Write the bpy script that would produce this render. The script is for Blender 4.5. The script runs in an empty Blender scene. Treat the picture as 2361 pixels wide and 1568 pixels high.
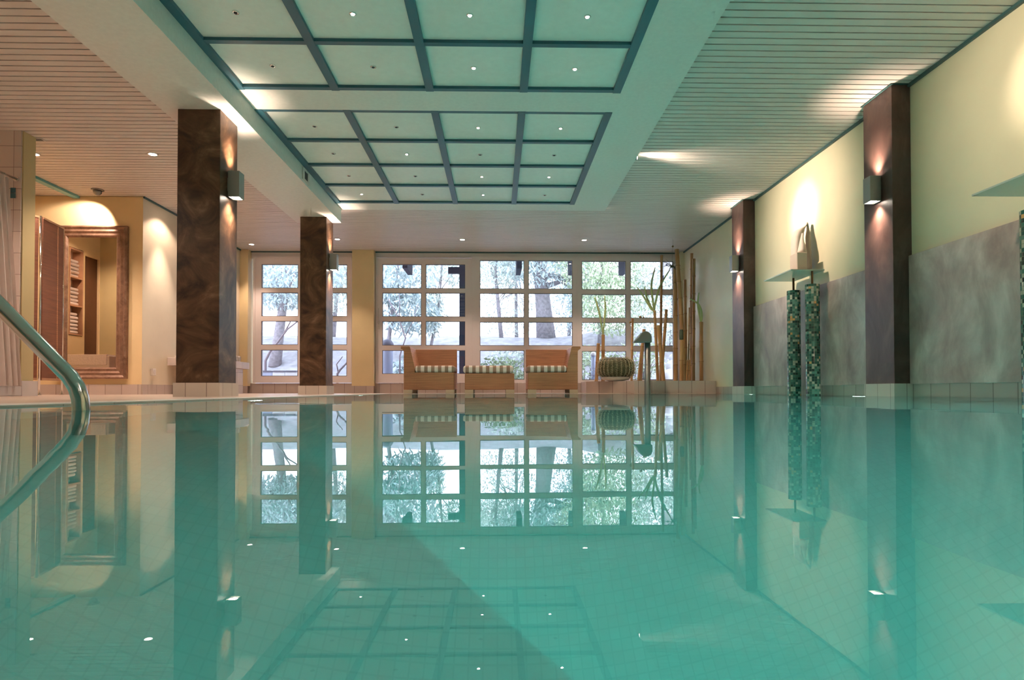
import bpy, bmesh, math, random
from mathutils import Vector, Matrix, Euler
random.seed(7)
PI = math.pi
scene = bpy.context.scene
COL = scene.collection
ORG = {}

# ------------------------------------------------------------------ camera (wide lens just above the water)
F_PX, YAW, TILT, SHIFT, CAM_H = 1463.1, .0225, .0165, 91.92, .0515
cd = bpy.data.cameras.new('camera'); cam = bpy.data.objects.new('camera', cd); COL.objects.link(cam)
cd.sensor_fit = 'HORIZONTAL'; cd.sensor_width = 36; cd.lens = F_PX / 2361 * 36
cd.shift_y = SHIFT / 2361; cd.clip_start = .01; cd.clip_end = 200
CAM_R = Matrix.Rotation(-YAW, 4, 'Z') @ Matrix.Rotation(PI/2 + TILT, 4, 'X') @ Matrix.Rotation(-.0011, 4, 'Z')
cam.matrix_world = Matrix.Translation((0, 0, CAM_H)) @ CAM_R
scene.camera = cam
def at(x, y, Y):
    """world point seen at photo pixel x, y when it stands at distance Y"""
    d = CAM_R.to_3x3() @ Vector(((x - 1180.5)/F_PX, (784 + SHIFT - y)/F_PX, -1))
    t = Y / d.y
    return Vector((d.x*t, Y, CAM_H + d.z*t))

# ------------------------------------------------------------------ materials
MATS = {}
def new_mat(name):
    m = bpy.data.materials.new(name); m.use_nodes = True
    nt = m.node_tree; b = nt.nodes['Principled BSDF']
    MATS[name] = m
    return m, nt, b
def L(nt, a, b): nt.links.new(a, b)
def math_node(nt, op, a, b=None, c=None):
    n = nt.nodes.new('ShaderNodeMath'); n.operation = op
    for i, v in enumerate((a, b, c)):
        if v is None: continue
        if isinstance(v, (int, float)): n.inputs[i].default_value = v
        else: L(nt, v, n.inputs[i])
    return n.outputs[0]
def ramp(nt, fac, stops, interp='LINEAR'):
    r = nt.nodes.new('ShaderNodeValToRGB'); r.color_ramp.interpolation = interp
    e = r.color_ramp.elements
    while len(e) < len(stops): e.new(.5)
    for el, (p, c) in zip(e, stops):
        el.position = p; el.color = (*c, 1)
    L(nt, fac, r.inputs[0]); return r.outputs[0]
def pos_nodes(nt):
    g = nt.nodes.new('ShaderNodeNewGeometry'); s = nt.nodes.new('ShaderNodeSeparateXYZ'); L(nt, g.outputs['Position'], s.inputs[0])
    return g, s.outputs
def noise(nt, vec, scale, detail=4, rough=.55, dist=0):
    n = nt.nodes.new('ShaderNodeTexNoise'); n.inputs['Scale'].default_value = scale
    n.inputs['Detail'].default_value = detail; n.inputs['Roughness'].default_value = rough; n.inputs['Distortion'].default_value = dist
    if vec is not None: L(nt, vec, n.inputs['Vector'])
    return n.outputs['Fac']
def bump(nt, b, h, strength=.3, dist=.01):
    n = nt.nodes.new('ShaderNodeBump'); n.inputs['Strength'].default_value = strength; n.inputs['Distance'].default_value = dist
    L(nt, h, n.inputs['Height']); L(nt, n.outputs[0], b.inputs['Normal'])
def plain(name, c, rough=.5, metal=0, spec=.5, var=0, scale=12, bmp=0):
    m, nt, b = new_mat(name)
    b.inputs['Base Color'].default_value = (*c, 1); b.inputs['Roughness'].default_value = rough
    b.inputs['Metallic'].default_value = metal; b.inputs['Specular IOR Level'].default_value = spec
    if var or bmp:
        g, s = pos_nodes(nt); f = noise(nt, g.outputs['Position'], scale)
        if var:
            L(nt, ramp(nt, f, [(.3, tuple(x*(1-var) for x in c)), (.7, tuple(min(1, x*(1+var)) for x in c))]), b.inputs['Base Color'])
        if bmp: bump(nt, b, f, bmp, .01)
    return m
def tiled(name, c, grout, size, off=(0, 0, 0), g=.006, rough=.25, var=.06):
    """square tiles with grout in world metres; lines of an axis do not show on faces square to it"""
    m, nt, b = new_mat(name)
    geo, s = pos_nodes(nt)
    sn = nt.nodes.new('ShaderNodeSeparateXYZ'); L(nt, geo.outputs['Normal'], sn.inputs[0])
    line = None; cells = []
    for i in range(3):
        q = math_node(nt, 'DIVIDE', math_node(nt, 'ADD', s[i], 100 + off[i]), size[i])
        fr = math_node(nt, 'FRACT', q); cells.append(math_node(nt, 'FLOOR', q))
        on = math_node(nt, 'LESS_THAN', fr, g/size[i])
        on = math_node(nt, 'MULTIPLY', on, math_node(nt, 'LESS_THAN', math_node(nt, 'ABSOLUTE', sn.outputs[i]), .7))
        line = on if line is None else math_node(nt, 'MAXIMUM', line, on)
    cb = nt.nodes.new('ShaderNodeCombineXYZ')
    for i in range(3): L(nt, cells[i], cb.inputs[i])
    wn = nt.nodes.new('ShaderNodeTexWhiteNoise'); wn.noise_dimensions = '3D'; L(nt, cb.outputs[0], wn.inputs['Vector'])
    tc = ramp(nt, wn.outputs['Value'], [(0, tuple(x*(1-var) for x in c)), (1, tuple(min(1, x*(1+var)) for x in c))])
    mx = nt.nodes.new('ShaderNodeMix'); mx.data_type = 'RGBA'; L(nt, line, mx.inputs[0]); L(nt, tc, mx.inputs[6]); mx.inputs[7].default_value = (*grout, 1)
    L(nt, mx.outputs[2], b.inputs['Base Color'])
    L(nt, math_node(nt, 'ADD', math_node(nt, 'MULTIPLY', line, .5), rough), b.inputs['Roughness'])
    return m
def marbled(name, stops, scale=2.2, dist=1.5, rough=.35, bmp=.15, spec=.5, stretch=(1, 1, 1), detail=7):
    m, nt, b = new_mat(name)
    g, s = pos_nodes(nt)
    mp = nt.nodes.new('ShaderNodeMapping'); mp.inputs['Scale'].default_value = stretch; L(nt, g.outputs['Position'], mp.inputs[0])
    f = noise(nt, mp.outputs[0], scale, detail, .6, dist)
    L(nt, ramp(nt, f, stops), b.inputs['Base Color']); b.inputs['Roughness'].default_value = rough
    b.inputs['Specular IOR Level'].default_value = spec
    bump(nt, b, noise(nt, mp.outputs[0], scale*9, 5), bmp, .004)
    return m
def emit(name, c, strength):
    m, nt, b = new_mat(name)
    b.inputs['Base Color'].default_value = (0, 0, 0, 1)
    b.inputs['Emission Color'].default_value = (*c, 1); b.inputs['Emission Strength'].default_value = strength
    return m
def woven(name, light, dark, bw=.024, rh=.011, rough=.55):
    """over-and-under weave: rows of rounded strands, every other row shifted half a strand"""
    m, nt, b = new_mat(name)
    g, s = pos_nodes(nt)
    v = math_node(nt, 'DIVIDE', math_node(nt, 'ADD', s[2], 10), rh); row = math_node(nt, 'FLOOR', v)
    u = math_node(nt, 'ADD', math_node(nt, 'DIVIDE', math_node(nt, 'ADD', math_node(nt, 'ADD', s[0], s[1]), 50), bw), math_node(nt, 'MULTIPLY', math_node(nt, 'MODULO', row, 2), .5))
    hu = math_node(nt, 'SINE', math_node(nt, 'MULTIPLY', math_node(nt, 'FRACT', u), PI)); hv = math_node(nt, 'SINE', math_node(nt, 'MULTIPLY', math_node(nt, 'FRACT', v), PI))
    h = math_node(nt, 'POWER', math_node(nt, 'MULTIPLY', hu, hv), .5)
    mp = nt.nodes.new('ShaderNodeMapping'); mp.inputs['Scale'].default_value = (3, 3, 60); L(nt, g.outputs['Position'], mp.inputs[0])
    st = noise(nt, mp.outputs[0], 1.0, 3)
    f = math_node(nt, 'ADD', math_node(nt, 'MULTIPLY', h, .75), math_node(nt, 'MULTIPLY', math_node(nt, 'SUBTRACT', st, .5), .9))
    L(nt, ramp(nt, f, [(0, dark), (.75, light)]), b.inputs['Base Color']); b.inputs['Roughness'].default_value = rough
    bump(nt, b, h, .5, .003)
    return m

WARM = (1, .77, .63)
plain('slat_paint', (.68, .60, .54), .45)
plain('ceiling_gap', (.035, .018, .010), .8)
plain('board_white', (.74, .72, .66), .5, var=.04, scale=30, bmp=.08)
plain('coffer_panel', (.80, .82, .75), .4, var=.03, scale=20)
plain('coffer_bar', (.035, .12, .16), .35)
plain('teal_rail', (.10, .32, .34), .3)
plain('teal_trim', (.04, .10, .10), .4)
plain('yellow_left', (.74, .55, .30), .6, var=.04, scale=3)
plain('yellow_right', (.76, .69, .46), .42, var=.03, scale=3)
plain('yellow_olive', (.56, .44, .22), .6, var=.03, scale=4)
plain('yellow_far', (.74, .57, .31), .6, var=.04, scale=3)
plain('cream_wall', (.70, .58, .42), .6, var=.03, scale=4)
marbled('brown_stucco', [(.32, (.022, .009, .0035)), (.48, (.070, .033, .015)), (.60, (.12, .062, .031)), (.74, (.24, .14, .08))], 2.6, 2.6, .42, .25)
marbled('plum_stucco', [(.28, (.045, .024, .020)), (.5, (.095, .052, .042)), (.75, (.20, .115, .09))], 3, 1.2, .42, .3, stretch=(1, 1, .6))
marbled('grey_stucco', [(.30, (.32, .215, .185)), (.5, (.52, .39, .34)), (.70, (.80, .66, .59))], 2.6, .35, .45, .25, stretch=(1.3, 1.3, .8))
tiled('tile_white', (.66, .55, .50), (.22, .16, .13), (.2, .2, .2), (.1, .1, .07), .004)
tiled('tile_skirt', (.50, .40, .35), (.15, .10, .08), (.2, .2, .5), (.06, .1, .2), .005)
tiled('tile_planter', (.55, .44, .38), (.14, .09, .07), (.2, .2, .5), (.11, .1, .2), .006)
tiled('tile_side', (.50, .42, .36), (.15, .11, .09), (.2, .2, .5), (.06, .1, .2), .005)
tiled('tile_plinth', (.70, .60, .52), (.28, .21, .17), (.16, .17, .5), (.15, .1, .2), .005)
tiled('tile_deck', (.62, .47, .38), (.36, .26, .2), (.3, .3, .5), (0, 0, .2), .004, .35)
tiled('tile_sea', (.16, .46, .42), (.3, .4, .36), (.1, .1, .1), (.03, .03, .03), .004)
tiled('tile_pool', (.74, .84, .84), (.695, .80, .80), (.024, .024, .024), (0.01, 0.01, .01), .003, .4, .02)
plain('overflow_grate', (.75, .73, .70), .4)
plain('frame_white', (.82, .72, .69), .4)
plain('pane_seal', (.10, .08, .09), .5)
plain('steel', (.62, .62, .60), .16, 1)
plain('satin_steel', (.26, .26, .25), .42, 1)
plain('brass', (.20, .09, .035), .35, .6)
plain('plaster', (.72, .60, .50), .6, var=.03)
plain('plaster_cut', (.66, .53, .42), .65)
plain('terry', (.80, .68, .60), .9, var=.05, scale=60, bmp=.5)
plain('bench_tile_top', (.66, .58, .54), .3)
plain('wood_shelf', (.42, .22, .12), .5, var=.1)
plain('dark_door', (.10, .035, .012), .5, var=.1)
plain('sconce_metal', (.36, .36, .33), .4, .6)
plain('chrome', (.75, .73, .70), .1, 1)
plain('black_metal', (.03, .03, .03), .5)
plain('plastic_white', (.7, .62, .55), .4)
plain('curtain', (.72, .60, .54), .8, var=.04, scale=8)
plain('bowl', (.68, .6, .52), .4)
plain('cactus_skin', (.075, .065, .022), .6, var=.25, scale=18)
plain('spine', (.62, .50, .33), .6)
plain('shoot', (.50, .56, .24), .5)
plain('airplant', (.10, .11, .07), .7)
plain('seed', (.22, .13, .03), .6)
plain('chair_foot', (.58, .48, .34), .5)
plain('soil', (.35, .34, .36), .9, var=.25, scale=5)
plain('leaf_blue', (.52, .62, .62), .35, var=.3, scale=2.5)
plain('leaf_green', (.48, .58, .38), .45, var=.3, scale=2.5)
plain('leaf_pale', (.58, .65, .58), .45, var=.25, scale=2.5)
plain('twig', (.27, .22, .24), .8)
plain('bark', (.30, .27, .29), .9, var=.3, scale=14, bmp=.6)
plain('rafter', (.045, .05, .09), .8)
plain('stone_white', (.75, .75, .78), .7, var=.1)
plain('lamp_post_blue', (.42, .46, .62), .5)
plain('white_paint', (.8, .8, .82), .6)
plain('lid_dark', (.14, .13, .17), .6)
woven('wicker', (.60, .27, .13), (.25, .10, .045))
woven('rattan_screen', (.26, .09, .042), (.10, .032, .015), .014, .008)
emit('bulb', (1, .86, .72), 26)
emit('bulb_small', (1, .88, .80), 30)
emit('pool_lens', (.75, 1, .9), 10)

# bronze mirror frame: worn streaks along the moulding
m, nt, b = new_mat('bronze_frame')
g, s = pos_nodes(nt)
f = noise(nt, g.outputs['Position'], 9, 6, .7, .6)
L(nt, ramp(nt, f, [(.3, (.15, .075, .045)), (.6, (.32, .18, .12)), (.8, (.52, .37, .28))]), b.inputs['Base Color'])
b.inputs['Metallic'].default_value = .35; b.inputs['Roughness'].default_value = .35
# mirror
plain('mirror_glass', (.86, .84, .80), .0, 1)
# striped cushion cloth
m, nt, b = new_mat('striped_cloth')
g, s = pos_nodes(nt)
fr = math_node(nt, 'FRACT', math_node(nt, 'DIVIDE', math_node(nt, 'ADD', s[0], 10.02), .1015))
st = math_node(nt, 'GREATER_THAN', fr, .5)
mx = nt.nodes.new('ShaderNodeMix'); mx.data_type = 'RGBA'; L(nt, st, mx.inputs[0])
mx.inputs[6].default_value = (.40, .24, .17, 1); mx.inputs[7].default_value = (.90, .74, .66, 1)
L(nt, mx.outputs[2], b.inputs['Base Color']); b.inputs['Roughness'].default_value = .9
bump(nt, b, noise(nt, g.outputs['Position'], 160, 2), .2, .003)
# bamboo
m, nt, b = new_mat('bamboo')
g, s = pos_nodes(nt)
mp = nt.nodes.new('ShaderNodeMapping'); mp.inputs['Scale'].default_value = (14, 14, 1.2); L(nt, g.outputs['Position'], mp.inputs[0])
L(nt, ramp(nt, noise(nt, mp.outputs[0], 1.6, 5), [(.3, (.33, .15, .055)), (.55, (.50, .27, .11)), (.75, (.58, .36, .17))]), b.inputs['Base Color'])
b.inputs['Roughness'].default_value = .32
plain('bamboo_node', (.32, .16, .06), .5)
# glass mosaic on the round posts (UV counts tiles)
m, nt, b = new_mat('mosaic')
uv = nt.nodes.new('ShaderNodeUVMap')
fl = nt.nodes.new('ShaderNodeVectorMath'); fl.operation = 'FLOOR'; L(nt, uv.outputs[0], fl.inputs[0])
frv = nt.nodes.new('ShaderNodeVectorMath'); frv.operation = 'FRACTION'; L(nt, uv.outputs[0], frv.inputs[0])
wn = nt.nodes.new('ShaderNodeTexWhiteNoise'); wn.noise_dimensions = '2D'; L(nt, fl.outputs[0], wn.inputs['Vector'])
tc = ramp(nt, wn.outputs['Value'], [(0, (.016, .06, .05)), (.18, (.04, .15, .115)), (.40, (.075, .23, .175)), (.62, (.13, .32, .25)), (.76, (.50, .56, .44)), (.97, (.72, .44, .17))], 'CONSTANT')
sx = nt.nodes.new('ShaderNodeSeparateXYZ'); L(nt, frv.outputs[0], sx.inputs[0])
gl = math_node(nt, 'MAXIMUM', math_node(nt, 'LESS_THAN', sx.outputs[0], .09), math_node(nt, 'LESS_THAN', sx.outputs[1], .09))
mx = nt.nodes.new('ShaderNodeMix'); mx.data_type = 'RGBA'; L(nt, gl, mx.inputs[0]); L(nt, tc, mx.inputs[6]); mx.inputs[7].default_value = (.17, .24, .18, 1)
L(nt, mx.outputs[2], b.inputs['Base Color']); b.inputs['Roughness'].default_value = .22
# thin window glass: sees through, mirrors a little
m, nt, b = new_mat('pane_glass'); nt.nodes.remove(b)
o = nt.nodes['Material Output']; tr = nt.nodes.new('ShaderNodeBsdfTransparent'); gs = nt.nodes.new('ShaderNodeBsdfGlossy')
gs.inputs['Roughness'].default_value = 0; tr.inputs[0].default_value = (.95, .96, .97, 1)
ms = nt.nodes.new('ShaderNodeMixShader'); ms.inputs[0].default_value = .05
L(nt, tr.outputs[0], ms.inputs[1]); L(nt, gs.outputs[0], ms.inputs[2]); L(nt, ms.outputs[0], o.inputs[0])
# frosted shelf glass
m, nt, b = new_mat('frosted_glass')
b.inputs['Base Color'].default_value = (.82, .90, .78, 1); b.inputs['Roughness'].default_value = .25
b.inputs['Transmission Weight'].default_value = .45
# pool water: clear surface with slow ripples, light loses red on its way through
m, nt, b = new_mat('pool_water'); nt.nodes.remove(b)
o = nt.nodes['Material Output']
rf = nt.nodes.new('ShaderNodeBsdfRefraction'); rf.inputs['IOR'].default_value = 1.33; rf.inputs['Roughness'].default_value = 0
gs = nt.nodes.new('ShaderNodeBsdfGlossy'); gs.inputs['Roughness'].default_value = 0
fn = nt.nodes.new('ShaderNodeFresnel'); fn.inputs['IOR'].default_value = 1.5
ms = nt.nodes.new('ShaderNodeMixShader'); L(nt, fn.outputs[0], ms.inputs[0]); L(nt, rf.outputs[0], ms.inputs[1]); L(nt, gs.outputs[0], ms.inputs[2])
g, s = pos_nodes(nt)
h1 = noise(nt, g.outputs['Position'], 1.6, 2, .5, .4); mp = nt.nodes.new('ShaderNodeMapping'); mp.inputs['Scale'].default_value = (.7, 1.25, 1); L(nt, g.outputs['Position'], mp.inputs[0]); h2 = noise(nt, mp.outputs[0], 7, 1, .4)
hh = math_node(nt, 'ADD', h1, math_node(nt, 'MULTIPLY', h2, .28))
bp = nt.nodes.new('ShaderNodeBump'); bp.inputs['Strength'].default_value = 1; bp.inputs['Distance'].default_value = .0005
L(nt, hh, bp.inputs['Height']); [L(nt, bp.outputs[0], q.inputs['Normal']) for q in (rf, gs, fn)]; L(nt, ms.outputs[0], o.inputs['Surface'])
va = nt.nodes.new('ShaderNodeVolumeAbsorption'); va.inputs['Color'].default_value = (.42, .95, .925, 1); va.inputs['Density'].default_value = .5
L(nt, va.outputs[0], o.inputs['Volume'])

# ------------------------------------------------------------------ mesh builder
class MB:
    def __init__(s): s.bm = bmesh.new(); s.uv = None
    def box(s, x0, x1, y0, y1, z0, z1):
        v = [s.bm.verts.new(p) for p in ((x0,y0,z0),(x1,y0,z0),(x1,y1,z0),(x0,y1,z0),(x0,y0,z1),(x1,y0,z1),(x1,y1,z1),(x0,y1,z1))]
        for f in ((0,3,2,1),(4,5,6,7),(0,1,5,4),(1,2,6,5),(2,3,7,6),(3,0,4,7)): s.bm.faces.new([v[i] for i in f])
        return s
    def prism(s, pts, ext):
        """closed outline of 3-D points swept by the vector ext"""
        e = Vector(ext); a = [s.bm.verts.new(p) for p in pts]; b = [s.bm.verts.new(Vector(p)+e) for p in pts]
        n = len(a); s.bm.faces.new(a); s.bm.faces.new(b[::-1])
        for i in range(n): s.bm.faces.new((a[i], b[i], b[(i+1) % n], a[(i+1) % n]))
        return s
    def tube(s, pts, rad, seg=12, caps=True, flat=1.0):
        pts = [Vector(p) for p in pts]; n = len(pts)
        if isinstance(rad, (int, float)): rad = [rad]*n
        rings = []; up = None
        for i, p in enumerate(pts):
            t = (pts[min(i+1, n-1)] - pts[max(i-1, 0)]).normalized()
            if up is None:
                up = Vector((0, 1, 0)) if abs(t.y) < .9 else Vector((1, 0, 0))
            a = (up - t*up.dot(t)).normalized(); c = t.cross(a); up = a
            rings.append([s.bm.verts.new(p + a*math.cos(2*PI*k/seg)*rad[i]*flat + c*math.sin(2*PI*k/seg)*rad[i]) for k in range(seg)])
        for i in range(n-1):
            for k in range(seg):
                f = s.bm.faces.new((rings[i][k], rings[i+1][k], rings[i+1][(k+1) % seg], rings[i][(k+1) % seg])); f.smooth = True
        if caps: s.bm.faces.new(rings[0]); s.bm.faces.new(rings[-1][::-1])
        return s
    def lathe(s, prof, c, seg=24, axis='z'):
        rings = []
        for r, h in prof:
            ring = []
            for k in range(seg):
                a = 2*PI*k/seg; p = (r*math.cos(a), r*math.sin(a), h)
                if axis == 'y': p = (p[0], p[2], p[1])
                if axis == 'x': p = (p[2], p[0], p[1])
                ring.append(s.bm.verts.new(Vector(c)+Vector(p)))
            rings.append(ring)
        for i in range(len(rings)-1):
            for k in range(seg):
                f = s.bm.faces.new((rings[i][k], rings[i][(k+1) % seg], rings[i+1][(k+1) % seg], rings[i+1][k])); f.smooth = True
        s.bm.faces.new(rings[0][::-1]); s.bm.faces.new(rings[-1])
        return s
    def ball(s, c, r, sc=(1, 1, 1), sub=2, jit=0):
        m = Matrix.Translation(c) @ Matrix.Diagonal((*sc, 1))
        q = bmesh.ops.create_icosphere(s.bm, subdivisions=sub, radius=r, matrix=m)
        for v in q['verts']:
            if jit: v.co += Vector([random.uniform(-jit, jit) for _ in range(3)])
            for f in v.link_faces: f.smooth = True
        return s
    def blade(s, pts, w, up=(0, 0, 1)):
        """thin leaf along pts with widths w"""
        pts = [Vector(p) for p in pts]; prev = None; n = len(pts)
        for i, p in enumerate(pts):
            t = (pts[min(i+1, n-1)]-pts[max(i-1, 0)]).normalized(); sd = t.cross(Vector(up))
            sd = sd.normalized() if sd.length > 1e-4 else Vector((1, 0, 0))
            q = (s.bm.verts.new(p+sd*w[i]), s.bm.verts.new(p-sd*w[i]))
            if prev: s.bm.faces.new((prev[0], prev[1], q[1], q[0]))
            prev = q
        return s
    def build(s, name, mat, parent=None, bevel=0, bseg=2, kind=None, label=None, origin=None):
        bm = s.bm
        if bevel:
            bmesh.ops.recalc_face_normals(bm, faces=bm.faces); bm.normal_update()
            bmesh.ops.bevel(bm, geom=[e for e in bm.edges if e.is_manifold and e.calc_face_angle(0) > .6], offset=bevel, segments=bseg, affect='EDGES', profile=.5)
        bmesh.ops.recalc_face_normals(bm, faces=bm.faces)
        if parent is not None: org = ORG[parent.name]
        elif origin is not None: org = Vector(origin)
        else:
            xs = [v.co for v in bm.verts]
            org = Vector(((min(v.x for v in xs)+max(v.x for v in xs))/2, (min(v.y for v in xs)+max(v.y for v in xs))/2, min(v.z for v in xs)))
        for v in bm.verts: v.co -= org
        me = bpy.data.meshes.new(name); bm.to_mesh(me); bm.free()
        o = bpy.data.objects.new(name, me); COL.objects.link(o)
        if mat: me.materials.append(MATS[mat])
        if parent is not None: o.parent = parent
        else: o.location = org
        ORG[o.name] = org
        if kind: o['kind'] = kind
        if label: o['label'] = label
        return o
def thing(name, label, cat, loc, group=None):
    o = bpy.data.objects.new(name, None); COL.objects.link(o); o.location = loc; o.empty_display_size = .05
    ORG[o.name] = Vector(loc); o['label'] = label; o['category'] = cat
    if group: o['group'] = group
    return o
def tag(o, label, cat, group=None, kind=None):
    o['label'] = label; o['category'] = cat
    if group: o['group'] = group
    if kind: o['kind'] = kind
    return o
def box(name, mat, a, parent=None, **k): return MB().box(*a).build(name, mat, parent, **k)
def copy_tree(o, parent=None):
    c = o.copy(); COL.objects.link(c); c.parent = parent; ORG[c.name] = ORG[o.name].copy()
    for ch in list(o.children): copy_tree(ch, c)
    return c
def spot(parent, loc, direction, energy, cone, blend=.4, color=WARM, r=.02):
    ld = bpy.data.lights.new('lamp_light', 'SPOT'); ld.energy = energy; ld.spot_size = cone; ld.spot_blend = blend; ld.color = color; ld.shadow_soft_size = r
    o = bpy.data.objects.new('lamp_light', ld); COL.objects.link(o); o.parent = parent
    o.location = Vector(loc) - ORG[parent.name]
    o.rotation_euler = Vector(direction).to_track_quat('-Z', 'Y').to_euler()
    return o

# ------------------------------------------------------------------ the setting
ZC = 2.475            # underside of the slat ceiling
XR = 3.27             # right wall
XL = -4.42            # left wall beside the pool hall
XB = -6.06            # back of the left bays
FZ = .004             # deck level
# slatted ceiling: backing board and one slat after another
mb = MB(); y = -4.5
while y < 11.2:
    mb.box(XB, XR, y, y+.067, ZC, ZC+.014); y += .08
mb.build('ceiling', 'slat_paint', kind='structure')
box('ceiling', 'ceiling_gap', (XB-.1, XR+.1, -4.6, 11.3, ZC+.03, ZC+.1), kind='structure')
# walls
box('wall_right', 'yellow_right', (XR, XR+.2, -4.6, 11.3, -1.5, ZC+.03), kind='structure')
box('wall_rear', 'tile_sea', (XB-.1, XR+.2, -4.7, -4.5, -1.5, ZC+.03), kind='structure')
box('wall_left', 'cream_wall', (XL-.14, XL, 7.98, 11.3, 0, ZC+.03), kind='structure')
box('wall_alcove', 'yellow_left', (XB-.1, XL-.14, 7.98, 8.12, 0, ZC+.03), kind='structure')
box('wall_alcove', 'yellow_left', (XL-.14, XL-.0005, 7.9795, 7.981, .13, ZC), kind='structure')
mb = MB()                                                    # far left wall with the towel niche and the doorway
mb.box(XB-.14, XB, -4.6, 6.16, 0, ZC+.03).box(XB-.14, XB, 6.16, 6.49, 2.04, ZC+.03).box(XB-.14, XB, 6.49, 6.54, 0, ZC+.03)
mb.box(XB-.14, XB, 6.54, 6.84, 0, .84).box(XB-.14, XB, 6.54, 6.84, 2.10, ZC+.03).box(XB-.14, XB, 6.84, 8.1, 0, ZC+.03)
mb.build('wall_far_left', 'yellow_left', kind='structure')
box('wall_far_left', 'cream_wall', (XB-.5, XB-.14, 6.5, 6.9, .8, 2.15), kind='structure')
d1 = box('door_2', 'dark_door', (XB-.10, XB-.03, 6.16, 6.49, 0.015, 2.04), kind='structure')
# shower partition: tiled front, yellow end and back
box('wall_partition', 'yellow_olive', (XB, XL, 5.985, 6.14, 0, ZC), kind='structure')
box('wall_shower', 'tile_white', (XB, XL-.012, 5.97, 5.985, 0, ZC), kind='structure')
# far wall piers, header, sill
box('wall_far', 'yellow_far', (XL, -4.28, 10.95, 11.3, .13, ZC), kind='structure')
box('wall_far', 'yellow_far', (-2.505, -2.132, 10.95, 11.3, .13, ZC), kind='structure')
box('wall_far', 'yellow_right', (3.20, XR, 11.0, 11.3, .13, ZC), kind='structure')
box('wall_far', 'tile_skirt', (XL, XR, 11.07, 11.3, -.1, .178), kind='structure')
box('trim_1', 'frame_white', (-4.28, -2.505, 11.10, 11.3, 2.345, ZC), kind='structure')
box('trim_2', 'frame_white', (-2.132, 3.2, 11.10, 11.3, 2.375, ZC), kind='structure')
# floors
tiled('tile_floor_far', (.55, .44, .38), (.36, .26, .2), (.3, .3, .5), (0, 0, .2), .004, .35)
mb = MB(); mb.box(XB-.5, -1.55, -4.5, 11.2, -1.5, FZ); mb.build('floor', 'tile_deck', kind='structure')
mb = MB(); mb.box(-1.55, XR, 9.2, 11.2, -1.5, FZ); mb.build('floor', 'tile_deck', kind='structure')
mb = MB(); mb.box(-1.55, XR, -4.5, -3.6, -1.5, FZ); mb.build('floor', 'tile_deck', kind='structure')
# light band of overflow grate along the pool edge
box('trim_3', 'overflow_grate', (-1.78, -1.55, -3.6, 9.2, FZ, FZ+.002), kind='structure')
box('trim_4', 'overflow_grate', (-1.78, 1.4, 9.2, 9.36, FZ, FZ+.002), kind='structure')
# pool basin in small mosaic tile, with the corner platform of the entry steps
mb = MB()
mb.box(-1.55, XR, -3.6, 9.2, -1.5, -1.4)
mb.box(-1.55, -1.535, -3.6, 9.2, -1.4, -.004); mb.box(XR-.015, XR, -3.6, 9.2, -1.4, .0)
mb.box(-1.535, XR-.015, -3.6, -3.585, -1.4, .0); mb.box(-1.535, XR-.015, 9.185, 9.2, -1.4, .0)
mb.build('floor_pool', 'tile_pool', kind='structure')
mb = MB(); mb.prism([(-1.535, -1.985, -1.4), (1.95, -1.985, -1.4), (1.75, -.72, -1.4), (.10, 1.05, -1.4), (-.49, 1.55, -1.4), (-1.535, 2.30, -1.4)], (0, 0, .42))
mb.build('floor_pool_platform', 'tile_pool', kind='structure')
# wall/ceiling trims
box('trim_5', 'teal_trim', (XR-.022, XR, -4.5, 11.0, ZC-.022, ZC), kind='structure')
box('trim_6', 'teal_trim', (XL, XL+.02, 7.98, 10.95, ZC-.02, ZC), kind='structure')
box('trim_7', 'teal_rail', (-5.28, -5.20, 6.14, 7.98, ZC-.03, ZC+.001), kind='structure')
box('trim_8', 'teal_trim', (-4.28, 3.2, 11.075, 11.10, ZC-.02, ZC), kind='structure')
# baseboards
box('baseboard_left', 'tile_skirt', (XL, XL+.012, 7.98, 10.95, FZ, .13), kind='structure')
box('baseboard_alcove', 'tile_skirt', (XB, XL, 7.966, 7.98, FZ, .13), kind='structure')
box('baseboard_far', 'tile_skirt', (-2.51, -2.127, 10.935, 10.951, FZ, .13), kind='structure')
box('baseboard_pier', 'tile_skirt', (XL, -4.275, 10.935, 10.951, FZ, .13), kind='structure')
box('baseboard_right', 'tile_side', (XR-.012, XR, -3.6, 9.4, -.0, .10), kind='structure')
box('baseboard_partition', 'bench_tile_top', (XL-.30, XL+.03, 5.955, 6.16, FZ, .145), kind='structure')

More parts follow.
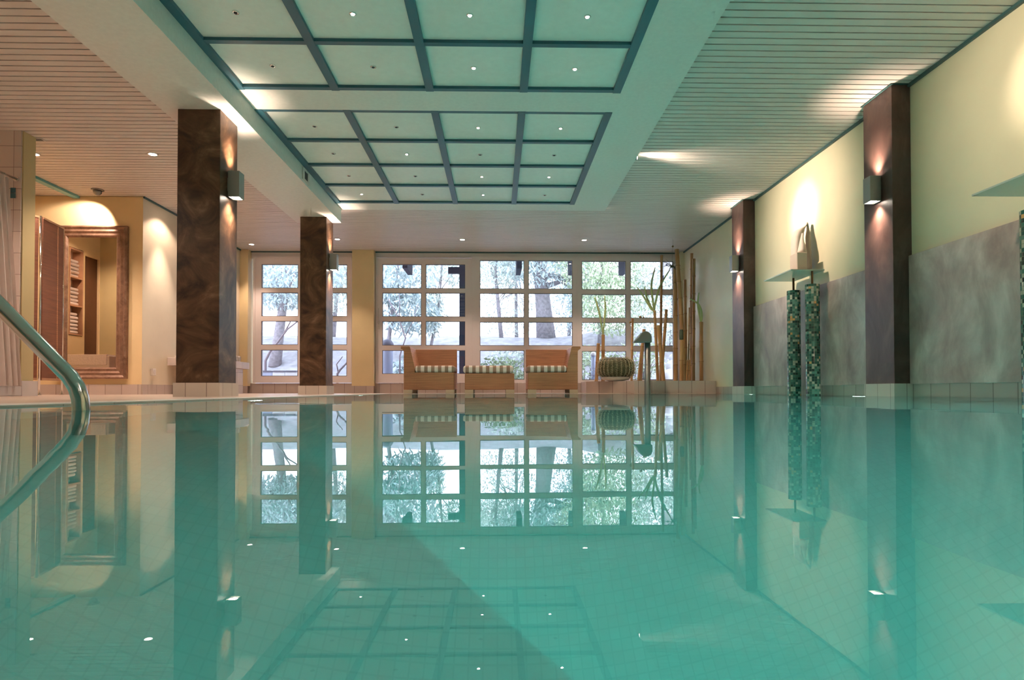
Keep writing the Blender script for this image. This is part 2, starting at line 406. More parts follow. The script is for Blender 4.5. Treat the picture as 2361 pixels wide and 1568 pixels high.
# dropped beam over the left columns, soffit boards round the coffers
ZS, ZB = 2.40, 2.227
box('trim_9', 'board_white', (-2.60, -2.03, -4.5, 8.25, ZB, ZC+.02), kind='structure')
mb = MB(); mb.box(.965, 1.405, -4.5, 8.25, ZS, ZC+.02).box(-2.03, .965, 4.955, 5.305, ZS, ZC+.02).box(-2.03, .965, 7.965, 8.25, ZS, ZC+.02).box(-2.03, .965, -4.5, 2.3, ZS, ZC+.02)
mb.build('trim_10', 'board_white', kind='structure')
def coffer(y0, y1, rows, word):
    t = thing('ceiling_coffer', f'{word} square-grid ceiling coffer with blue-green bars and pale panels', 'ceiling coffer', (-.53, (y0+y1)/2, ZS), 'grid coffers over the pool')
    xs = [-2.0, -1.265, -.53, .205, .94]; p = (y1-y0)/rows
    for i, x in enumerate(xs):
        MB().box(x-.031, x+.031, y0, y1, ZS-.004, ZS+.045).build('long_bar', 'coffer_bar', t)
    for j in range(rows+1):
        y = y0+.0225 + j*(y1-y0-.045)/rows
        MB().box(xs[0]+.031, xs[-1]-.031, y-.0225, y+.0225, ZS, ZS+.04).build('cross_bar', 'coffer_bar', t)
    for j in range(rows):
        for i in range(4):
            MB().box(xs[i], xs[i+1], y0+j*p, y0+(j+1)*p, ZS+.022, ZS+.036).build('panel', 'coffer_panel', t)
    return t
coffer(2.30, 4.955, 4, 'near')
coffer(5.305, 7.965, 4, 'far')
# star spots, one in the middle of every panel
col_words = ['leftmost', 'second from left', 'third from left', 'rightmost']
ZP = ZS+.022
def star(x, y, lit, label):
    t = thing('star_spot', label, 'ceiling light', (x, y, ZP), 'star spots in the coffer panels')
    MB().lathe([(.022, 0), (.022, -.004), (.016, -.006), (.013, -.002)], (x, y, ZP), 16).build('ring', 'chrome', t)
    MB().lathe([(.0125, -.003), (.010, -.008), (.004, -.010)], (x, y, ZP), 12).build('bulb', 'bulb_small' if lit else 'black_metal', t)
    if lit: spot(t, (x, y, ZP-.02), (0, 0, -1), 13.0, 2.0, .8, (1, .86, .74), .012)
xc = [-1.64, -.91, -.175, .57]
near_rows = {3: (4.63, [0, 0, 1, 1], 'far row'), 2: (3.975, [0, 1, 1, 1], 'second row'), 1: (3.32, [0, 1, 1, 1], None), 0: (2.66, [0, 1, 1, 1], None)}
for j, (y, on, w) in near_rows.items():
    if w is None: continue
    for i in range(4): star(xc[i], y, on[i], f"{'lit' if on[i] else 'unlit'} star spot in near ceiling coffer, {w}, {col_words[i]} panel")
for j, (y, on, w) in enumerate([(5.69, [0, 0, 1, 1], 'nearest row'), (6.345, [0, 1, 0, 0], 'second row'), (7.0, [0, 0, 1, 1], 'third row'), (7.655, [1, 0, 1, 0], 'last row')]):
    for i in range(4): star(xc[i], y, on[i], f"{'lit' if on[i] else 'unlit'} star spot in far ceiling coffer, {w}, {col_words[i]} panel")
# the small vent in the beam's pool side
t = thing('air_vent', 'small white air vent in side of the left ceiling beam', 'vent', (-2.03, 6.71, 2.26))
mb = MB(); X = -2.029
mb.box(X, X+.012, 6.60, 6.82, 2.25, 2.27).box(X, X+.012, 6.60, 6.82, 2.36, 2.38).box(X, X+.012, 6.60, 6.65, 2.27, 2.36).box(X, X+.012, 6.77, 6.82, 2.27, 2.36)
mb.build('frame', 'plastic_white', t); MB().box(X, X+.004, 6.65, 6.77, 2.27, 2.36).build('slot', 'black_metal', t)

# ------------------------------------------------------------------ columns and wall pillars
def column(y, label):
    t = thing('column', label, 'column', (-2.305, y+.1625, FZ), 'brown stucco columns under the beam')
    MB().box(-2.468, -2.142, y, y+.325, .11, ZB).build('shaft', 'brown_stucco', t, bevel=.004)
    MB().box(-2.482, -2.128, y-.014, y+.339, FZ, .112).build('plinth', 'tile_plinth', t, label='cream tiled plinth')
    return t
column(4.92, 'near square column of marbled dark brown stucco at pool edge')
column(7.96, 'farther square dark brown stucco column, in front of the left window')
def pillar(y, label):
    t = thing('wall_pillar', label, 'pillar', (XR-.075, y+.195, 0), 'brown pillars along the right wall')
    MB().box(XR-.15, XR, y, y+.39, .10, ZC).build('shaft', 'plum_stucco', t, bevel=.003)
    MB().box(XR-.158, XR, y-.008, y+.398, -.02, .102).build('plinth', 'tile_plinth', t, label='cream tiled plinth')
    MB().box(XR-.165, XR, y-.015, y+.405, ZC-.008, ZC).build('top_strip', 'teal_trim', t)
pillar(4.92, 'larger brown stucco pillar on the right wall, nearest the camera')
pillar(7.96, 'smaller brown stucco pillar on right wall, beyond the stone sculpture')
pillar(1.88, 'brown stucco pillar on the right wall beside the near sculpture shelf')
def sconce(x, y, s, label):
    """up-and-down wall lamp fixed to a face looking along s*x"""
    z0, z1 = 1.585, 1.79
    t = thing('wall_sconce', label, 'wall lamp', (x, y, z0), 'grey box sconces lighting up and down')
    a, b_ = (x, x+s*.10)
    mb = MB(); lo, hi = min(a+s*.012, b_), max(a+s*.012, b_); w = .05; th = .006
    mb.box(lo, lo+th, y-w, y+w, z0, z1).box(hi-th, hi, y-w, y+w, z0, z1).box(lo+th, hi-th, y-w, y-w+th, z0, z1).box(lo+th, hi-th, y+w-th, y+w, z0, z1)
    mb.box(min(a, a+s*.012), max(a, a+s*.012), y-.03, y+.03, z0+.05, z1-.05)
    mb.build('housing', 'sconce_metal', t)
    cx = x+s*.056
    for zz, d in ((z0+.006, -1), (z1-.012, 1)):
        MB().lathe([(.034, 0), (.034, .006)], (cx, y, zz), 20).build('lens', 'bulb', t, label='glowing lamp lens')
        spot(t, (cx, y, zz+(.002 if d > 0 else -.004)+d*.012), (-s*.16, 0, d), 34, 1.7, 1.0, (1, .74, .58), .02)
        spot(t, (cx-s*.012, y, zz+(.002 if d > 0 else -.004)+d*.012), (-s*.10, 0, d), 26, .62, 1.0, (1, .76, .60), .015)
sconce(-2.142, 5.085, 1, 'grey box sconce on the near left column, shining up and down')
sconce(-2.142, 8.12, 1, 'grey box sconce on the farther left column by the window')
sconce(XR-.15, 5.10, -1, 'grey box sconce on larger right wall pillar')
sconce(XR-.15, 8.13, -1, 'small grey box sconce on the smaller right wall pillar')

# ------------------------------------------------------------------ recessed downlights
def downlight(x, y, label, energy=30, cone=1.5, group='recessed white downlights in the slat ceiling', tilt=(0, 0, -1), color=WARM, blend=.6):
    t = thing('downlight', label, 'ceiling light', (x, y, ZC), group)
    MB().lathe([(.052, .002), (.052, -.006), (.042, -.008), (.038, -.003)], (x, y, ZC), 24).build('ring', 'plastic_white', t)
    MB().lathe([(.037, -.002), (.034, -.007), (.015, -.010)], (x, y, ZC), 20).build('bulb', 'bulb', t)
    spot(t, (x, y, ZC-.035), tilt, energy, cone, blend, color, .03)
downlight(-4.069, 10.55, 'lit downlight in the far left ceiling corner above left window', 60)
downlight(-2.561, 10.168, 'lit downlight right of the farther column near the far wall', 60)
downlight(-.566, 10.162, 'lit downlight in ceiling above the wicker chairs, by sliding door', 60)
downlight(1.395, 10.156, 'lit downlight in ceiling above right wicker chair', 60)
downlight(-3.529, 6.537, 'lit downlight in ceiling left of the near column', 80, 2.2)
downlight(-4.734, 6.561, 'downlight half hidden behind shower partition end', 60, 2.2)
downlight(-4.15, 8.36, 'downlight close to cream wall, hidden by near column', 26, 2.17, blend=.4)
q_ = [o for o in bpy.data.objects if o.get('label') == 'downlight close to cream wall, hidden by near column'][0]
spot(q_, (-4.15, 8.36, ZC-.036), (0, 0, -1), 135, 1.02, .75, (1, .81, .68), .03)
downlight(-5.5, 6.95, 'unseen fill downlight added in the alcove behind the shower partition', 70, 2.3)  # added unseen lamp, brightens the towel shelf shown in the mirror
for x, y in ((-3.53, 3.4), (-3.53, .4), (-5.2, 4.6), (2.3, .3), (2.3, -1.7), (-3.53, -1.8)):  # unseen lamps added out of view as warm fill for the hall
    downlight(x, y, 'unseen fill downlight added in slat ceiling out of view', 80, 2.4)
# eyeball lamp by the mirror
t = thing('eyeball_lamp', 'small grey eyeball ceiling lamp above the framed mirror', 'ceiling light', (-4.82, 7.72, ZC))
MB().lathe([(.07, .001), (.07, -.006), (.05, -.010)], (-4.82, 7.72, ZC), 20).build('ring', 'satin_steel', t)
MB().lathe([(.048, -.006), (.044, -.04), (.025, -.065), (.01, -.07)], (-4.82, 7.72, ZC), 20).build('housing', 'satin_steel', t)
spot(t, (-4.86, 7.69, ZC-.085), (-.36, .35, -.5), 45, 1.75, .35, (1, .81, .66), .02)
t = thing('ceiling_vent', 'small dark square ceiling vent beside the shower partition', 'vent', (-4.42, 6.177, ZC))
mb = MB()
for a in ((-4.47, -4.37, 6.142, 6.152), (-4.47, -4.37, 6.202, 6.212), (-4.47, -4.46, 6.152, 6.202), (-4.38, -4.37, 6.152, 6.202)): mb.box(*a, ZC-.008, ZC)
mb.build('frame', 'plastic_white', t); MB().box(-4.46, -4.38, 6.152, 6.202, ZC-.002, ZC-.0005).build('opening', 'black_metal', t)
# picture spots on the outer side of the soffit, aimed at the sculptures
def picture_spot(y, label, k=1.0):
    t = thing('picture_spot', label, 'ceiling light', (1.46, y, ZS), 'picture spots on the soffit edge')
    MB().lathe([(.024, 0), (.024, .022), (.02, .024)], (1.406, y, ZC-.034), 16, 'x').build('housing', 'satin_steel', t)
    MB().lathe([(.018, 0), (.018, .003)], (1.4305, y, ZC-.034), 16, 'x').build('bulb', 'bulb', t)
    src = Vector((1.445, y, ZC-.036)); d = Vector((XR, y+.22, 1.95)) - src
    spot(t, src, d, 280*k, .42, 1.0, (1, .80, .68), .03)
    spot(t, src, d, 190*k, 1.25, 1.0, (1, .79, .66), .05)
    spot(t, src, (1, 0, .02), 3.0, 1.5, .9, (1, .8, .65), .02)
def soffit_fill_spot(p, aim, energy, cone, label):  # invented lamps out of sight, added to warm the chairs and planter
    t = thing('soffit_fill_spot', label, 'ceiling light', p, 'added fill spots hidden behind the soffit')
    p = Vector(p); d = (Vector(aim)-p).normalized()
    MB().tube([p, p+d*.02], .02, 14).build('housing', 'satin_steel', t); MB().tube([p+d*.02, p+d*.023], .015, 14).build('bulb', 'bulb', t)
    spot(t, p+d*.035, d, energy, cone, 1.0, (1, .76, .56), .03)
soffit_fill_spot((1.40, 8.285, 2.462), (2.1, 9.8, .5), 80, 1.2, 'added fill spot hidden on soffit end, warming the bamboo planter')
soffit_fill_spot((-.9, 8.285, 2.462), (-.9, 9.5, .2), 30, 1.3, 'added fill spot hidden on soffit end, warming the left wicker chair')
soffit_fill_spot((.5, 8.285, 2.462), (.5, 9.5, .2), 30, 1.3, 'added fill spot hidden on soffit end, warming the right wicker chair')
picture_spot(6.45, 'small spotlight behind the soffit edge lighting the stone sculpture')
picture_spot(3.42, 'small spotlight behind the soffit edge lighting the near shelf', .5)

# ------------------------------------------------------------------ right wall: stucco panels, glass shelves, mosaic posts, sculpture
def wall_panel(y0, y1, label):
    t = MB().box(XR-.03, XR, y0, y1, .098, 1.11).build('wall_panel', 'grey_stucco', bevel=.003)
    tag(t, label, 'wall panel', 'grey stucco wall panels')
wall_panel(5.311, 7.958, 'grey stucco panel on right wall behind the pair of mosaic posts')
wall_panel(2.272, 4.918, 'large grey stucco panel on right wall nearest the camera')
def shelf(y0, y1, label):
    t = MB().box(2.90, 3.236, y0, y1, 1.235, 1.247).build('glass_shelf', 'frosted_glass', bevel=.002)
    tag(t, label, 'shelf', 'frosted glass shelves on mosaic posts')
shelf(6.19, 6.84, 'frosted green glass shelf carrying the white sculpture')
shelf(3.15, 3.80, 'frosted green glass shelf at the right edge of photo')
def mosaic_post(x, y, label):
    t = thing('mosaic_post', label, 'post', (x, y, -1.4), 'round mosaic posts under the glass shelves')
    r = .067; n = 34; rows = 101; z0, z1 = -1.4, 1.10
    bm = bmesh.new(); uvl = bm.loops.layers.uv.new('UVMap')
    lo = [bm.verts.new((x+r*math.cos(2*PI*k/n), y+r*math.sin(2*PI*k/n), z0)) for k in range(n)]
    hi = [bm.verts.new((x+r*math.cos(2*PI*k/n), y+r*math.sin(2*PI*k/n), z1)) for k in range(n)]
    sd = int(y*100) % 97 * 40
    for k in range(n):
        f = bm.faces.new((lo[k], lo[(k+1) % n], hi[(k+1) % n], hi[k])); f.smooth = True
        for lp, (u, v) in zip(f.loops, ((k, 0), (k+1, 0), (k+1, rows), (k, rows))): lp[uvl].uv = (u*17/n+sd, v)
    f = bm.faces.new(hi)
    for lp in f.loops: lp[uvl].uv = (sd+.5, rows+.5)
    bm.faces.new(lo[::-1])
    mb = MB(); mb.bm = bm; mb.build('shaft', 'mosaic', t)
    MB().tube([(x, y, 1.09), (x, y, 1.2345)], .011, 12).build('rod', 'brass', t, label='brown metal rod')
mosaic_post(3.13, 6.63, 'left of the two green mosaic posts under the sculpture shelf')
mosaic_post(3.13, 6.23, 'right of two green mosaic posts under the sculpture shelf')
mosaic_post(3.13, 3.62, 'green mosaic post cut by the right edge of photo')
mosaic_post(3.13, 3.26, 'green mosaic post beside the near one, past the frame edge')
# abstract sculpture: two leaning figures, one seated on a block
def sp(px, py, Y): return at(1740+px/7.125, 480+py/7.125, Y)
t = thing('sculpture', 'white stone sculpture of two leaning figures on the glass shelf', 'sculpture', (3.07, 6.45, 1.247))
def loft(secs, name, mat, parent):
    """secs: (left pixel, right pixel, y pixel, centre depth, thickness)"""
    mb = MB(); rings = []
    for (a, b_, py, Y, th) in secs:
        A, B = sp(a, py, Y), sp(b_, py, Y); c = (A+B)/2; w = (B.x-A.x)/2
        rings.append([mb.bm.verts.new((c.x+w*math.copysign(abs(math.cos(q))**.75, math.cos(q)), Y+th*math.sin(q), c.z)) for q in [2*PI*k/18 for k in range(18)]])
    for i in range(len(rings)-1):
        for k in range(18):
            f = mb.bm.faces.new((rings[i][k], rings[i][(k+1) % 18], rings[i+1][(k+1) % 18], rings[i+1][k])); f.smooth = True
    mb.bm.faces.new(rings[0][::-1]); mb.bm.faces.new(rings[-1])
    return mb.build(name, mat, parent)
Y1, Y2 = 6.50, 6.40
loft([(640, 692, 1012, Y1, .05), (632, 688, 900, Y1, .055), (620, 700, 760, Y1, .06), (614, 735, 600, Y1, .065), (618, 765, 480, Y1, .065), (640, 800, 400, Y1, .06), (700, 812, 350, Y1, .05), (770, 826, 320, Y1, .04), (812, 850, 280, Y1, .032), (828, 862, 245, Y1, .025), (836, 856, 232, Y1, .015)], 'standing_figure', 'plaster', t)
loft([(700, 842, 735, Y2+.03, .06), (712, 830, 690, Y2+.03, .06), (724, 815, 620, Y2+.035, .055), (732, 795, 560, Y2+.04, .045), (740, 790, 490, Y2+.05, .04), (748, 800, 420, Y2+.06, .035)], 'seated_figure', 'plaster', t)
loft([(868, 928, 1012, Y2+.08, .045), (866, 922, 850, Y2+.08, .045), (852, 912, 700, Y2+.08, .042), (847, 906, 480, Y2+.08, .04), (856, 900, 400, Y2+.085, .035), (866, 886, 355, Y2+.09, .025), (858, 880, 300, Y2+.095, .02), (846, 872, 250, Y2+.1, .018), (850, 864, 236, Y2+.1, .01)], 'leaning_figure', 'plaster_cut', t)
A, B = sp(695, 722, 6.30), sp(868, 1012, 6.30)
MB().box(A.x, B.x, 6.30, 6.46, 1.2475, A.z).build('block', 'plaster_cut', t, bevel=.008)

# ------------------------------------------------------------------ windows and sliding door (plane at Y = 11.1)
YW = 11.10
def glazed(name, outer, cols, rows, parent=None, sash=None, frame_name='frame'):
    """outer = (x0, y0, x1, y1) photo pixels; cols/rows list pane edges"""
    P = lambda x, y: at(x, y, YW-.03)
    a, c = P(outer[0], outer[3]), P(outer[2], outer[1])
    o = thing(name, '', 'window', ((a.x+c.x)/2, YW, a.z)); del o['label']; del o['category']; o['kind'] = 'structure'
    xs = [(P(l, 750).x, P(r, 750).x) for l, r in cols]; zs = [(P(1100, b_).z, P(1100, t_).z) for t_, b_ in rows]
    mb = MB(); y0, y1 = YW-.03, YW+.05
    vx = [a.x] + [v for p in xs for v in p] + [c.x]
    for i in range(0, len(vx), 2): mb.box(vx[i], vx[i+1], y0, y1, a.z, c.z)
    for l, r in xs:
        vz = [c.z] + [v for p in [(zz[1], zz[0]) for zz in zs] for v in p] + [a.z]
        for i in range(0, len(vz), 2): mb.box(l, r, y0, y1, vz[i+1], vz[i])
    mb.build('frame', 'frame_white', o)
    # raised bead of the sash: a shallow step round the outside
    mb = MB(); e = .035
    if sash: mb.box(a.x, a.x+e, y0-.012, y0, a.z, c.z).box(c.x-e, c.x, y0-.012, y0, a.z, c.z).box(a.x+e, c.x-e, y0-.012, y0, c.z-e, c.z).box(a.x+e, c.x-e, y0-.012, y0, a.z, a.z+e); mb.build('sash_edge', 'frame_white', o)
    for l, r in xs:
        for lo, hi in zs:
            p = MB().box(l, r, YW+.008, YW+.014, lo, hi).build('pane', 'pane_glass', o)
            ml = MB(); s_ = .008
            ml.box(l, l+s_, YW-.028, YW+.006, lo, hi).box(r-s_, r, YW-.028, YW+.006, lo, hi).box(l+s_, r-s_, YW-.028, YW+.006, hi-s_, hi).box(l+s_, r-s_, YW-.028, YW+.006, lo, lo+s_)
            ml.build('seal', 'pane_seal', p)
    return o
glazed('window_1', (583, 592, 811, 883), [(602.5, 687), (715, 800)], [(611, 665.5), (675.6, 730), (741, 795.5), (807, 867)], sash=True)
d = glazed('door_1', (866, 596, 1088.2, 883), [(881.4, 971.5), (981.4, 1072.5)], [(610, 665.5), (675.6, 730.6), (741, 796.7), (807.8, 862)], sash=True)
glazed('window_2', (1088, 592, 1330, 883), [(1106.5, 1208.7), (1218.8, 1320)], [(600, 666), (676, 732), (742.4, 797), (808, 875.5)])
glazed('window_3', (1331, 592, 1567, 883), [(1341.7, 1443.4), (1453.8, 1553)], [(601, 667), (678, 733), (743, 798), (809.5, 876)])
p0, p1 = at(872, 711, 11.0), at(872, 758, 11.0); x = p0.x
MB().box(x-.016, x+.016, YW-.05, YW-.042, p1.z, p1.z+.14).tube([(x, YW-.05, p1.z+.09), (x, YW-.085, p1.z+.10), (x, YW-.085, p0.z)], .008, 10).build('handle', 'plastic_white', d)

# ------------------------------------------------------------------ left bay: mirror, screen, shower, bench
t = thing('mirror', 'tall mirror in wide worn bronze frame on the yellow wall', 'mirror', (-4.95, 7.95, .20))
def frame_side(p0, p1, n0, n1):
    """one mitred moulding side; p along outside edge, n inward"""
    prof = [(0, 0), (0, .045), (.018, .058), (.045, .040), (.07, .05), (.095, .036), (.12, .040), (.14, .018), (.145, 0)]
    mb = MB(); rows = []
    for P0, N in ((p0, n0), (p1, n1)):
        rows.append([mb.bm.verts.new((P0[0]+N[0]*u, 7.978-v, P0[1]+N[1]*u)) for u, v in prof])
    n = len(prof)
    for i in range(n-1): mb.bm.faces.new((rows[0][i], rows[0][i+1], rows[1][i+1], rows[1][i]))
    mb.bm.faces.new(rows[0][::-1]); mb.bm.faces.new(rows[1])
    mb.bm.faces.new((rows[0][0], rows[1][0], rows[1][-1], rows[0][-1]))
    mb.build('frame_side', 'bronze_frame', t)
x0, x1, z0, z1 = -5.461, -4.588, .20, 2.095
frame_side((x0, z1), (x1, z1), (1, -1), (-1, -1)); frame_side((x1, z1), (x1, z0), (-1, -1), (-1, 1))
frame_side((x1, z0), (x0, z0), (-1, 1), (1, 1)); frame_side((x0, z0), (x0, z1), (1, 1), (1, -1))
MB().box(x0+.135, x1-.135, 7.962, 7.968, z0+.135, z1-.135).build('glass', 'mirror_glass', t)
# folding rattan screen
t = thing('folding_screen', 'folding dark brown woven screen on chrome poles beside the mirror', 'screen', (-4.93, 6.9, FZ))
S = [(-5.25, 6.50), (-4.905, 6.90), (-4.99, 7.38)]
for (a, b_) in ((S[0], S[1]), (S[1], S[2])):
    d_ = Vector((b_[0]-a[0], b_[1]-a[1], 0)); u = d_.normalized(); n = Vector((-u.y, u.x, 0))
    A = Vector((*a, 0))+u*.022; B = Vector((*b_, 0))-u*.022
    def slab(A, B, z0, z1, th, nm, mat, par):
        return MB().prism([A+n*th+Vector((0, 0, z0)), B+n*th+Vector((0, 0, z0)), B-n*th+Vector((0, 0, z0)), A-n*th+Vector((0, 0, z0))], (0, 0, z1-z0)).build(nm, mat, par)
    p = slab(A, B, .165, 1.925, .012, 'screen_panel', 'rattan_screen', t)
    slab(A, B, 1.905, 1.925, .016, 'top_rail', 'wood_shelf', p); slab(A, B, .165, .19, .016, 'bottom_rail', 'wood_shelf', p)
    for fr in (.72,):
        q = A.lerp(B, fr); slab(q-u*.008, q+u*.008, .19, 1.905, .014, 'stitched_band', 'wicker', p)
for (x, y) in S:
    MB().tube([(x, y, FZ+.008), (x, y, 1.93)], .011, 12).lathe([(.022, 0), (.022, .008), (.012, .012)], (x, y, FZ), 16).build('pole', 'chrome', t, label='chrome pole')
# shower curtain on its rail, tray kerb, accent tiles
t = thing('shower_curtain', 'off-white pleated shower curtain hanging at the left edge', 'curtain', (-4.45, 5.3, 2.0))
mb = MB(); prev = None; N = 180
for i in range(N+1):
    f = i/N; rows = []
    for j in range(13):
        g_ = j/12; z = 2.0 - g_*1.90
        ph = f*2*PI*17; amp = .024+.022*g_
        y = 4.55 + f*(1.30+.075*g_)
        x = -4.47 + g_*.075 + amp*math.sin(ph+.5*math.sin(3*f*9)) + .008*math.sin(ph*2.3+g_*2)
        rows.append(mb.bm.verts.new((x, y, z)))
    if prev:
        for j in range(12):
            q = mb.bm.faces.new((prev[j], prev[j+1], rows[j+1], rows[j])); q.smooth = True
    prev = rows
mb.build('cloth', 'curtain', t)
for k in range(16):
    y = 4.59+k*.082; MB().tube([(-4.47+.017*math.cos(q), y, 2.012+.017*math.sin(q)) for q in [2*PI*i/12 for i in range(13)]], .002, 6, False).build('curtain_ring', 'chrome', t)
tag(MB().tube([(-4.47, 4.3, 2.02), (-4.47, 5.97, 2.02)], .011, 12).lathe([(.025, 0), (.025, .012)], (-4.47, 5.958, 2.02), 16, 'y').build('curtain_rail', 'chrome'), 'slim chrome rail above the shower curtain', 'curtain rail')
tag(box('shower_kerb', 'bench_tile_top', (-4.50, -4.385, 4.3, 5.95, FZ, .095), bevel=.008), 'pale tiled kerb under the shower curtain', 'kerb')
t = thing('accent_tile', 'pair of dark green accent tiles on shower wall', 'tile', (-4.49, 5.965, 1.84))
MB().box(-4.522, -4.478, 5.965, 5.9705, 1.892, 1.938).build('tile', 'coffer_bar', t); MB().box(-4.522, -4.478, 5.965, 5.9705, 1.842, 1.888).build('tile', 'coffer_bar', t)
# tiled warm bench along the cream wall
t = thing('tiled_bench', 'white tiled bench along cream wall behind the near column', 'bench', (-4.2, 9.4, FZ))
MB().box(XL+.002, -3.955, 8.58, 10.2, .39, .497).build('seat', 'tile_white', t, bevel=.004)
MB().box(XL+.013, -4.025, 8.85, 10.12, FZ, .392).build('base', 'tile_white', t)
def towel_roll(x0, y, z, ln, r, label, g_):
    mb = MB(); pts = []
    n = 40
    prof = [(r*(1-.55*k/n)*1, 2*PI*2.4*k/n) for k in range(n+1)]
    lo = [mb.bm.verts.new((x0, y+a*math.cos(q), z+r+a*math.sin(q))) for a, q in prof]
    hi = [mb.bm.verts.new((x0+ln, y+a*math.cos(q), z+r+a*math.sin(q))) for a, q in prof]
    for i in range(n):
        f = mb.bm.faces.new((lo[i], lo[i+1], hi[i+1], hi[i])); f.smooth = True
    mb.lathe([(r*.93, 0.004), (r*.96, ln*.5), (r*.93, ln-.004)], (x0, y, z+r), 20, 'x')
    tag(mb.build('rolled_towel', 'terry'), label, 'towel', g_)
for k, w in enumerate(('nearest', 'second', 'third', 'farthest')):
    towel_roll(-4.38, 9.72+k*.105, .497, .34, .05, f'rolled white towel on the tiled bench, {w} of the row of four', 'rolled towels on the tiled bench')
mb = MB(); mb.box(-4.36, -4.08, 8.66, 8.95, .4975, .525).box(-4.355, -4.09, 8.665, 8.94, .526, .548)
tag(mb.build('folded_towel', 'terry', bevel=.01), 'folded white towel at the near end of the tiled bench', 'towel')
# socket box
t = thing('wall_socket', 'small white socket box low on cream wall', 'socket', (XL, 8.21, .26))
MB().box(XL, XL+.035, 8.17, 8.25, .245, .335).build('housing', 'plastic_white', t, bevel=.006); MB().lathe([(.026, 0), (.026, .004)], (XL+.035, 8.21, .29), 16, 'x').build('cover', 'bench_tile_top', t)
# towel shelf let into the far left wall (seen in the mirror) and its towels
t = thing('towel_shelf', 'wooden open towel shelf in wall, seen in the mirror', 'shelf', (XB-.12, 6.69, .85))
xa, xb = XB-.32, XB+.01
zs = [.85, 1.26, 1.665, 2.07]
for nm, a in (('side_panel', (xa, xb, 6.54, 6.56, .85, 2.09)), ('side_panel', (xa, xb, 6.82, 6.84, .85, 2.09)), ('back_panel', (xa, xa+.012, 6.56, 6.82, .85, 2.09))):
    MB().box(*a).build(nm, 'wood_shelf', t)
for z in zs: MB().box(xa+.012, xb, 6.56, 6.82, z, z+.02).build('shelf_board', 'wood_shelf', t)
lv = {0: 'bottom', 1: 'middle', 2: 'top'}
ordw = ['lowest', 'second', 'third', 'fourth', 'fifth', 'topmost']
for li, cnt in ((0, 6), (1, 5), (2, 5)):
    z = zs[li]+.02
    for k in range(cnt):
        hgt = .052; dx = random.uniform(-.012, .012); wd = .115 - k*.004 + random.uniform(-.006, .006)
        mb = MB(); yc = 6.69+random.uniform(-.006, .006); n = 14
        prof = []
        for q in range(n): 
            a = 2*PI*q/n; cx_, sz = math.cos(a), math.sin(a)
            prof.append((xa+.16+.135*math.copysign(abs(cx_)**.35, cx_)+dx, hgt/2*(1+math.copysign(abs(sz)**.7, sz))*.97))
        mb.prism([(px_, yc-wd, z+pz) for px_, pz in prof], (0, 2*wd, 0))
        o = mb.build('bath_towel', 'terry', bevel=.008); tag(o, f'folded white towel on {lv[li]} level of mirrored towel shelf, {ordw[k] if k < cnt-1 else "topmost"} of its stack', 'towel', 'folded towels on the towel shelf')
        z += hgt
t = thing('low_stool', 'low bench with a draped cream towel, reflected in the mirror', 'bench', (-5.55, 7.03, FZ))
MB().box(-5.83, -5.27, 6.85, 7.2, .36, .53).build('seat', 'plaster', t, bevel=.012)
for x in (-5.80, -5.34):
    for y in (6.88, 7.13): MB().box(x, x+.04, y, y+.04, FZ, .362).build('leg', 'wood_shelf', t)
tag(MB().box(-5.82, -5.30, 6.86, 7.207, .5305, .545).box(-5.82, -5.30, 7.201, 7.212, .40, .545).build('bath_mat', 'terry', bevel=.004), 'cream towel draped over the low bench in the mirror', 'towel')

# ------------------------------------------------------------------ lounge group
def soft_box(x0, x1, y0, y1, z0, z1, name, mat, parent, r=.03):
    return MB().box(x0, x1, y0, y1, z0, z1).build(name, mat, parent, bevel=r, bseg=5)
def feet(t, x0, x1, y0, y1):
    for x in (x0, x1-.125):
        for y in (y0, y1-.1): MB().box(x, x+.125, y, y+.1, FZ+.001, .062).build('foot', 'chair_foot', t, bevel=.003)
def armchair(x0, mirror, y0, label):
    W, D = .745, .72
    t = thing('wicker_armchair', label, 'armchair', (x0+W/2, y0+D/2, FZ), 'brown wicker lounge chairs')
    X = (lambda u: x0+W-u) if mirror else (lambda u: x0+u)
    b2 = lambda a, b_, *r: (min(X(a), X(b_)), max(X(a), X(b_)), *r)
    MB().box(*b2(0, W, y0, y0+D, .06, .318)).build('base', 'wicker', t, bevel=.012)
    prof = [(0, .314), (.165, .314), (.158, .42), (.095, .690), (.085, .706), (-.042, .706), (-.042, .668), (-.012, .655), (0, .63)]
    MB().prism([(X(u), y0, z) for u, z in prof], (0, D, 0)).build('backrest', 'wicker', t, bevel=.005)
    MB().prism([(X(.09), y0+.60, .314), (X(.09), y0+.66, .70), (X(.09), y0+D-.004, .70), (X(.09), y0+D-.004, .314)], (X(W)-X(.09), 0, 0)).build('armrest', 'wicker', t, bevel=.008)
    soft_box(*b2(.168, W+.012, y0-.008, y0+.605, .319, .42), 'cushion', 'striped_cloth', t, .036)
    feet(t, x0, x0+W, y0, y0+D)
armchair(-1.392, False, 9.42, 'brown wicker lounge chair with striped cushion, left of the ottoman')
armchair(.448, True, 9.42, 'brown wicker lounge chair with striped cushion, right of the ottoman')
t = thing('ottoman', 'wicker footstool with striped cushion between the two chairs', 'footstool', (-.12, 9.75, FZ))
MB().box(-.489, .247, 9.42, 10.05, .06, .305).build('base', 'wicker', t, bevel=.012)
soft_box(-.515, .235, 9.41, 10.06, .306, .42, 'cushion', 'striped_cloth', t, .042); feet(t, -.489, .247, 9.42, 10.05)

